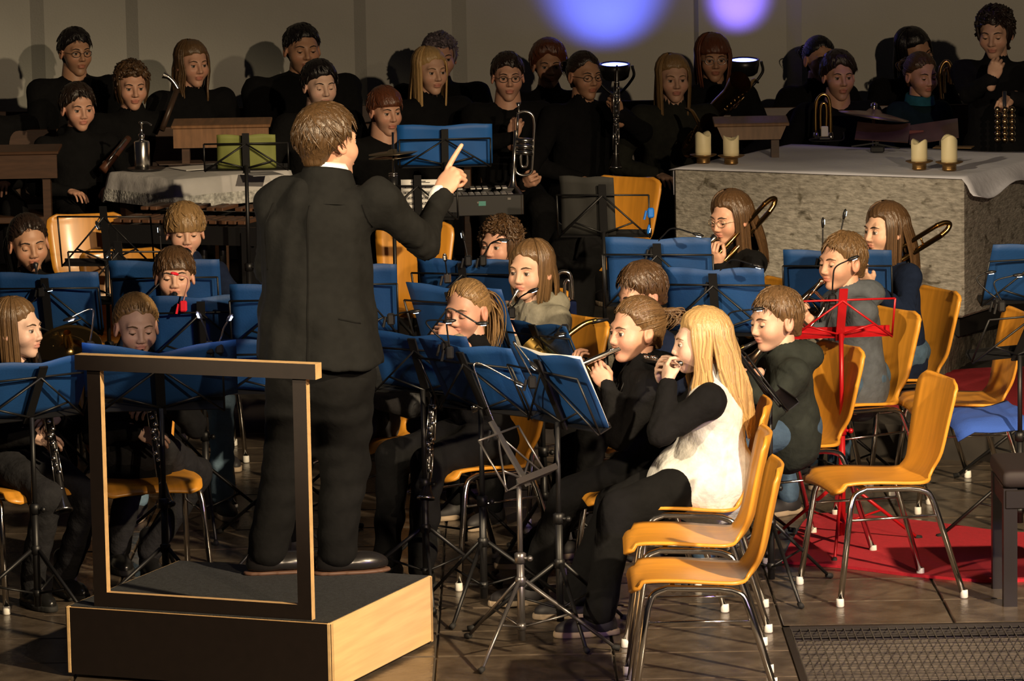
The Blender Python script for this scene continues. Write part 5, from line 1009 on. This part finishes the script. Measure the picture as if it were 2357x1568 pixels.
p = person('trr', 'girl with straight brown hair playing trombone beside the altar front', 2038, 464, ztop=1.2, fyaw=212, fpitch=4, byaw=205, hair=('long', 'brown', dict(length=.22, thick=.011)), tone='fair', top=NAVY, topn='sweater', chairlabel='orange shell chair with tall bare backrest against the altar', legs=JEAN,
     hands=dict(L=(hp(1990, 640, 17.4), (-.4, -.2, .8), (-.6, -.6, .2), 'grip')))
trombone(p['mouth']+C3([-.012, -.008, -.004]), nrm((-.80, -.42, -.42)), P(2168, 512, 17.75), 'brass trombone over the shoulder of the girl at the right')
p = person('trl', 'girl with glasses and long hair playing trombone at the altar\'s left half', 1682, 437, ztop=1.22, fyaw=220, fpitch=12, byaw=208, hair=('long', 'brown', dict(length=.26, thick=.010)), tone='rosy', eyes='down', top=BK, topn='black_sweater', glasses=mat('thin_gold', (.5, .38, .25), .3, .8), chairlabel='orange shell chair of the trombone girl with glasses',
     hands=dict(L=(hp(1645, 590, 17.7), (-.3, -.3, .8), (-.6, -.6, .3), 'grip')))
trombone(p['mouth']+C3([-.012, -.012, -.004]), nrm((-.62, -.60, -.45)), P(1768, 460, 18.15), 'brass trombone pointing up past the girl with glasses')
p = person('curly', 'curly-haired child playing trumpet behind a blue folder', 1150, 500, ztop=1.14, fyaw=238, fpitch=2, byaw=235, hair=('curly', 'brown', dict(length=.07, thick=.012)), tone='rosy', top=BK, topn='sweater', chairlabel='orange shell chair of the curly-haired child')
trumpet(p['mouth']+C3([-.006, -.012, -.002]), nrm((-.45, -.7, -.35)), 'silver trumpet of the curly-haired child')
p = person('hidden', 'child in grey sweater hidden behind the conductor\'s right side', 806, 640, ztop=1.08, fyaw=250, byaw=245, top=MGR, topn='sweater', hair=('short', 'brown', {}), sw=.17, tw=1.15, chairlabel='orange shell chair right behind the conductor\'s trousers', detail=.6)
p = person('pony', 'girl with dark ponytail looking down playing trumpet at the far left', 64, 492, ztop=1.16, hh=.24, fyaw=-72, fpitch=9, froll=4, byaw=-80, tone='tan', eyes='closed', hair=('pony', 'dark', dict(length=.20, thick=.009)), top=BK, topn='black_top', chairlabel='orange shell chair under the girl with dark ponytail')
trumpet(p['mouth']+C3([.004, -.012, -.004]), nrm((.16, -.62, -.72)), 'silver trumpet of the girl with dark ponytail')
p = person('kidA', 'boy with shiny side-swept fringe looking down in the left block', 424, 469, ztop=1.16, hh=.23, fyaw=-80, fpitch=6, tone='fair', eyes='down', hair=('short', 'dblond', dict(thick=.016, fringe=.022, volume=1.03)), top=NAVY, topn='hoodie', hood=True, chairlabel='orange shell chair under the boy with side-swept fringe')
p = person('kidB', 'dark-haired boy in light jeans playing trumpet behind the red lamp', 400, 570, ztop=1.1, fyaw=-86, fpitch=0, tone='fair', eyes='down', hair=('short', 'brown', dict(thick=.014, fringe=.040, volume=1.02)), top=NAVY, topn='sweater', legs=LJEAN, knee=.06, chairlabel='orange shell chair under the boy in light jeans')
trumpet(p['mouth']+C3([0, -.012, -.003]), nrm((.03, -.8, -.55)), 'silver trumpet of the dark-haired boy in light jeans')
p = person('girlC', 'blond girl with tied-up hair looking down playing clarinet behind the podium', 312, 677, ztop=1.14, fyaw=-74, fpitch=10, tone='pale', eyes='down', hair=('pony', 'dblond', dict(length=.10, thick=.013, hl=-.008)), top=BK, topn='black_sweater', legs=DGR, shoes='boot', chairlabel='orange shell chair under the girl looking down behind the podium', feet=dict(R=G(275, 1310), L=G(345, 1320), dir=(.25, -.95, 0)),
     hands=dict(R=(hp(342, 1003, 15.25), (.75, -.45, -.25), (-.1, -.75, .6), 'keys', (-.6, 0, -1)), L=(hp(345, 930, 15.28), (-.6, -.5, -.1), (.2, -.5, .8), 'keys')))
clarinet(p['mouth']+C3([.004, -.008, -.004]), P(382, 1165, 15.05), 'black clarinet of the girl looking down behind the podium')
p = person('girlD', 'girl with long light brown hair in right profile holding clarinet at the left edge', 36, 682, ztop=1.15, fyaw=-22, fpitch=2, byaw=-50, tone='pale', hair=('long', 'lbrown', dict(length=.26, thick=.010)), top=BK, topn='black_sweater', legs=DGR, shoes='boot', chairlabel='orange shell chair under the girl in right profile at the left edge', gaze=.1, feet=dict(R=G(75, 1395), L=G(150, 1370), dir=(.55, -.8, 0)),
     hands=dict(R=(hp(98, 1010, 15.2), (.75, -.35, -.2), (-.1, -.7, .7), 'keys', (-.7, 0, -1)), L=(hp(118, 965, 15.25), (-.3, -.6, -.1), (.4, -.4, .8), 'keys')))
clarinet(P(88, 812, 15.3), P(148, 1178, 15.05), 'black clarinet held upright by the girl in right profile')
# ------------------------------------------------------------------ back row on the pews
DG = mat('dark_rim', (.02, .015, .012), .4)
def back(key, label, px, py, Y, **k):
    a = dict(hh=.235, kind='woman', tone='rosy', detail=.5, floor=.32, top=BK, legs=BK, fyaw=-80, topn='black_coat'); a.update(k); return person(key, label, px, py, Y=Y, **a)
back('edge', 'person in black cut off by the left edge of the back row', -45, 150, 22.0, kind='man', hair=('short', 'dark', {}), sw=.24)
back('manL', 'man with glasses, moustache and scarf at the far left of the back row', 172, 64, 22.55, kind='man', tone='tan', fyaw=-62, hair=('short', 'black', dict(thick=.014)), glasses=DG, sw=.22)
back('teenL', 'teenager in black hooded jacket in front of the man with moustache', 178, 192, 21.55, fyaw=-66, fpitch=6, tone='rosy', hair=('short', 'dark', dict(thick=.016)), hood=True, kind='child', hh=.235, sw=.19)
back('curlyW', 'woman with curly brown hair and scarf behind the lace-covered table', 302, 142, 22.0, fyaw=-74, fpitch=8, hair=('curly', 'brown', dict(length=.10)), tone='rosy')
p = back('womL', 'woman with long light brown hair holding a bass clarinet', 442, 92, 22.4, fyaw=-62, hair=('long', 'lbrown', dict(length=.30, wave=.008)), sw=.2)
t = inst('bass_clarinet', 'bass clarinet with curved silver neck in front of the long-haired woman at left', 'bass clarinet', P(395, 200, 22.0)); b = MB(); b.tube(bez([P(376, 172, 22.0), P(388, 178, 22.0), P(400, 190, 22.0), P(410, 206, 22.0)]), [.024]*9+[.012]*28 if False else np.concatenate([np.linspace(.02, .012, 12), np.full(25, .012)]), 10); b.build('neck', SILVER, t)
b = MB(); b.tube([P(408, 205, 22.0), P(372, 300, 21.9)], .016, 10); b.build('body', mat('maple', (.05, .03, .02), .35), t)
t = inst('bassoon', 'slanting bassoon at the left end of the lace-covered table', 'bassoon', P(262, 350, 21.5)); b = MB(); b.tube([P(296, 318, 21.6), P(236, 392, 21.4)], [.018, .024], 10); b.build('body', mat('bassoon_wood', (.09, .035, .02), .3), t)
b = MB(); b.tube([P(290, 321, 21.55), P(250, 370, 21.42)], .006, 6); b.build('key_rod', SILVER, t)
back('bigman', 'large man in black standing tall behind the conductor\'s head', 694, 54, 22.5, kind='man', tone='tan', fyaw=-72, eyes='down', hair=('short', 'black', dict(thick=.010)), sw=.26, tw=1.3, hh=.255, wide=1.06)
back('teen2', 'dark-haired young man with closed eyes in front of the large man', 735, 140, 21.6, kind='man', tone='pale', fyaw=-68, fpitch=6, eyes='closed', hair=('short', 'black', dict(thick=.018)), collar=False)
back('teen3', 'teenage boy with reddish fringe right of the conductor\'s head', 886, 200, 21.4, kind='man', tone='rosy', fyaw=-62, fpitch=8, hair=('short', 'red', dict(thick=.016, fringe=.035)), hh=.225, collar=False)
back('blondeW', 'woman with very long straight blonde hair above the bright blue folder', 990, 107, 21.9, fyaw=-64, hair=('long', 'blond', dict(length=.42, thick=.010)), sw=.2, tone='fair')
back('behindW', 'grey-haired woman mostly hidden behind the blonde woman', 1012, 78, 22.55, hair=('curly', 'grey', dict(length=.05)), sw=.22)
p = back('teenTr', 'teenage boy with glasses holding a silver rotary trumpet upright', 1168, 120, 21.7, kind='man', fyaw=-84, tone='rosy', hair=('short', 'dark', dict(thick=.013)), glasses=DG, hh=.23, collar=False, hands=dict(R=(P(1186, 295, 21.35), (.2, -.1, .9), (-.3, -.9, 0), 'fist', (-1, 0, -.6)), L=(P(1212, 420, 21.3), (.2, -.6, .4), (0, -.8, .4), 'fist')))
t = inst('rotary_trumpet', 'silver rotary trumpet held upright by the boy with glasses', 'trumpet', P(1192, 240, 21.3)); q = lambda x, y: P(x, y, 21.28)
b = MB(); b.tube([q(1193, 236), q(1194, 246), q(1192, 262)], [.014, .007, .006], 8); b.tube([q(1192, 262), q(1190, 320)], .006, 8); b.build('mouthpipe', SILVER, t)
b = MB(); b.tube(bez([q(1190, 262), q(1205, 257), q(1222, 262), q(1230, 280), q(1229, 320), q(1226, 380), q(1222, 398), q(1206, 404), q(1190, 398), q(1184, 380)]), .0075, 8); b.build('main_tubing', SILVER, t)
b = MB(); b.tube([q(1186, 300), q(1183, 380), q(1181, 412), q(1180, 426), q(1180, 438), q(1180, 444)], [.008, .010, .014, .022, .042, .055], 14); b.build('bell', SILVER, t)
for k, y in enumerate((322, 336, 350)): b = MB(); b.tube([q(1188, y), q(1226, y+3)], .014, 8); b.build('valve', SILVER, t)
b = MB(); b.tube(bez([q(1200, 352), q(1200, 380), q(1208, 384), q(1214, 378), q(1213, 352)]), .007, 8); b.build('valve_slide', SILVER, t)
back('redW', 'woman with short auburn hair and raised sunglasses behind the trumpet boy', 1262, 95, 22.5, tone='tan', fyaw=-84, hair=('short', 'red', dict(thick=.022, volume=1.05)), sw=.19)
p = back('clarW', 'woman with tied-back dark hair and glasses holding a clarinet upright', 1345, 117, 21.7, tone='tan', fyaw=-62, eyes='down', hair=('pony', 'dark', dict(length=.05, thick=.008)), glasses=DG, topn='turtleneck', hands=dict(L=(P(1418, 245, 21.4), (-.2, -.3, .8), (.5, -.8, 0), 'fist', (1, 0, -.7))))
clarinet(P(1420, 150, 21.35), P(1417, 388, 21.3), 'black clarinet held upright by the woman with tied-back hair')
p = back('saxG', 'young woman with very long hair holding a dark saxophone', 1550, 124, 21.8, fyaw=-82, hair=('long', 'dblond', dict(length=.36)), top=clothm('olive_black', (.02, .021, .017)), tone='fair')
sax(P(1578, 250, 21.45), P(1586, 330, 21.4), 'dark brass saxophone bell held by the very long-haired young woman', (.3, -.9, 0), m=DARKBRASS)
p = back('glW', 'woman with glasses and brown fringe holding a saxophone', 1642, 80, 22.4, fyaw=-86, tone='tan', hair=('bob', 'red', dict(length=.16, fringe=.035, volume=1.05, thick=.015)), glasses=mat('silver_rim', (.6, .6, .6), .3, .8), hands=dict(R=(P(1672, 235, 22.0), (.7, -.3, .3), (0, -.8, .5), 'grip')))
sax(P(1745, 190, 22.0), P(1668, 250, 21.95), 'small saxophone held slanting by the woman with brown fringe', (-.3, -.9, .3), m=DARKBRASS)
back('w1', 'woman with dark tied-back hair behind the boy with tousled hair', 1887, 82, 22.9, fyaw=-70, tone='tan', hair=('pony', 'black', dict(length=.05, thick=.008)), hh=.24)
p = back('b1', 'boy with tousled dark hair behind the altar', 1930, 120, 22.35, kind='man', fyaw=-78, tone='rosy', hair=('short', 'dark', dict(thick=.022)), hh=.235, collar=False)
t = inst('trumpet_on_rest', 'upright brass trumpet loop behind the altar in front of the tousled boy', 'trumpet', P(1892, 300, 22.0)); b = MB(); q = lambda x, y: P(x, y, 22.0)
b.tube(bez([q(1878, 312), q(1877, 260), q(1880, 232), q(1893, 218), q(1906, 224), q(1911, 250), q(1912, 312)]), .009, 8); b.tube(bez([q(1889, 300), q(1889, 250), q(1896, 238), q(1902, 250), q(1902, 300)]), .007, 8); b.build('tubing', BRASS, t)
for x in (1878, 1912): b = MB(); b.tube([q(x, 305), q(x, 325)], [.012, .02], 10); b.build('end_cap', SILVER, t)
back('w2', 'dark-haired woman with black glasses behind the girl in teal collar', 2106, 62, 22.9, fyaw=-66, fpitch=16, froll=14, tone='tan', hair=('long', 'black', dict(length=.2)), glasses=DG, sw=.21, hh=.245)
p = back('g1', 'girl with teal collar holding a brass horn behind the altar', 2120, 120, 22.35, kind='child', hh=.23, fyaw=-64, fpitch=8, tone='rosy', eyes='down', hair=('pony', 'brown', dict(length=.05, thick=.010)), top=clothm('dark_teal', (.008, .02, .028)))
b = MB(); A = np.array([[p['N']+p['rt']*r*math.cos(a_)+p['fw']*(r*math.sin(a_)+.01)+C3([0, 0, z-.01*math.sin(a_)]) for r, z in ((.085, -.01), (.078, .035), (.070, .042), (.066, .01))] for a_ in np.linspace(0, 2*np.pi, 18, endpoint=False)]); b.grid(A, closed_u=True); b.build('neckerchief', TEAL, p['root'])
t = inst('tenor_horn', 'brass tenor horn beside the girl in teal collar', 'horn', P(2176, 190, 22.1)); b = MB(); q = lambda x, y: P(x, y, 22.05); b.tube(bez([q(2168, 230), q(2164, 170), q(2170, 148), q(2180, 142), q(2188, 155), q(2190, 195)]), .012, 8); b.tube(bez([q(2174, 215), q(2173, 170), q(2180, 158), q(2184, 172), q(2184, 190)]), .008, 8); b.build('tubing', DARKBRASS, t)
p = back('standW', 'young woman with pinned-up curly dark hair and raised fist standing at the right', 2290, 16, 21.6, fyaw=-108, fpitch=14, tone='fair', eyes='down', hair=('curly', 'dark', dict(length=.06, thick=.012)), sit=False, hh=.245, top=clothm('turtle_black', (.007, .007, .008)), detail=.6, hands=dict(R=(P(2292, 160, 21.2), (.2, -.3, .9), (-.3, -.9, 0), 'fist', (-.6, 0, -1)), L=(P(2315, 235, 21.2), (-.4, -.5, -.2), (0, -.6, .8), 'fist', (1, 0, -.6))))
t = inst('bell_rattle', 'cluster of shiny round bells held by the standing young woman', 'bell rattle', P(2312, 240, 21.15))
for i in range(3):
    for j in range(6): b = MB(); b.ball(P(2296+i*17, 252+j*14, 21.13+.01*(i % 2)), .0165, 8); b.build('bell', mat('bell_bronze', (.45, .33, .2), .18, 1.), t)
b = MB(); b.tube([P(2312, 210, 21.16), P(2312, 330, 21.16)], .011, 8); b.build('handle', SILVER, t)
# small brass things
t = inst('trumpet_on_stand', 'silver trumpet standing upright on a blue stand right of the trumpet girl', 'trumpet', P(1300, 690, 17.3)); q = lambda x, y: P(x, y, 17.3)
b = MB(); b.tube(bez([q(1284, 760), q(1283, 650), q(1286, 630), q(1300, 626), q(1312, 634), q(1316, 670), q(1316, 690)]), .009, 8); b.tube(bez([q(1300, 685), q(1300, 655), q(1307, 645), q(1312, 655), q(1312, 685)]), .007, 8); b.build('tubing', SILVER, t)
b = MB(); b.cbox(P(1308, 712, 17.32), (.07, .06, .07)); b.build('holder', clothm('navy_pad', (.006, .012, .05)), t, smooth=False)
b = MB(); b.tube([P(1308, 725, 17.32), [*P(1308, 725, 17.32)[:2], .01]], .012, 8); b.build('pole', BLACKM, t)
t = inst('french_horn', 'golden horn bell and valves behind the left-profile girl\'s folder', 'horn', P(155, 790, 15.9)); c = P(160, 800, 15.9)
b = MB(); b.lathe([(0, 0), (.03, 0), (.06, .02), (.10, .035), (.13, .04), (.128, .043), (.09, .04), (.05, .03), (.02, .06), (.015, .12)], c+C3([0, 0, -.03]), rx(35), n=28); b.build('bell', BRASS, t)
for k in range(3): b = MB(); b.tube([P(130+14*k, 790, 15.95), P(126+14*k, 765, 15.95)], .014, 10); b.build('valve', BRASS, t)
b = MB(); b.tube(bez([P(120, 800, 15.9), P(140, 775, 15.95), P(185, 785, 15.9), P(200, 815, 15.9)]), .010, 8); b.build('tubing', BRASS, t)
q = G(1000, 640, .62); 
# black bag on the chair by the altar
q = G(1350, 590, .80); t = inst('black_bag', 'black rounded instrument bag leaning on the chair by the altar', 'bag', (q[0], q[1], .32)); V, F = surfnet(lambda p: smin(ell(p, (q[0]-.02, q[1], .85), (.13, .09, .14)), ell(p, (q[0]-.10, q[1]+.05, .62), (.14, .10, .30)), .06)+folds(p, .005, 3), q-[.35, .3, .55], q+[.3, .3, .4], .018); b = MB(); b.put(V, F); b.build('bag_body', BK, t)
b = MB(); b.tube(bez([C3([q[0]-.05, q[1]-.09, .80]), C3([q[0]-.02, q[1]-.13, .90]), C3([q[0]+.03, q[1]-.09, .95])]), .008, 6); b.build('strap', BK, t)
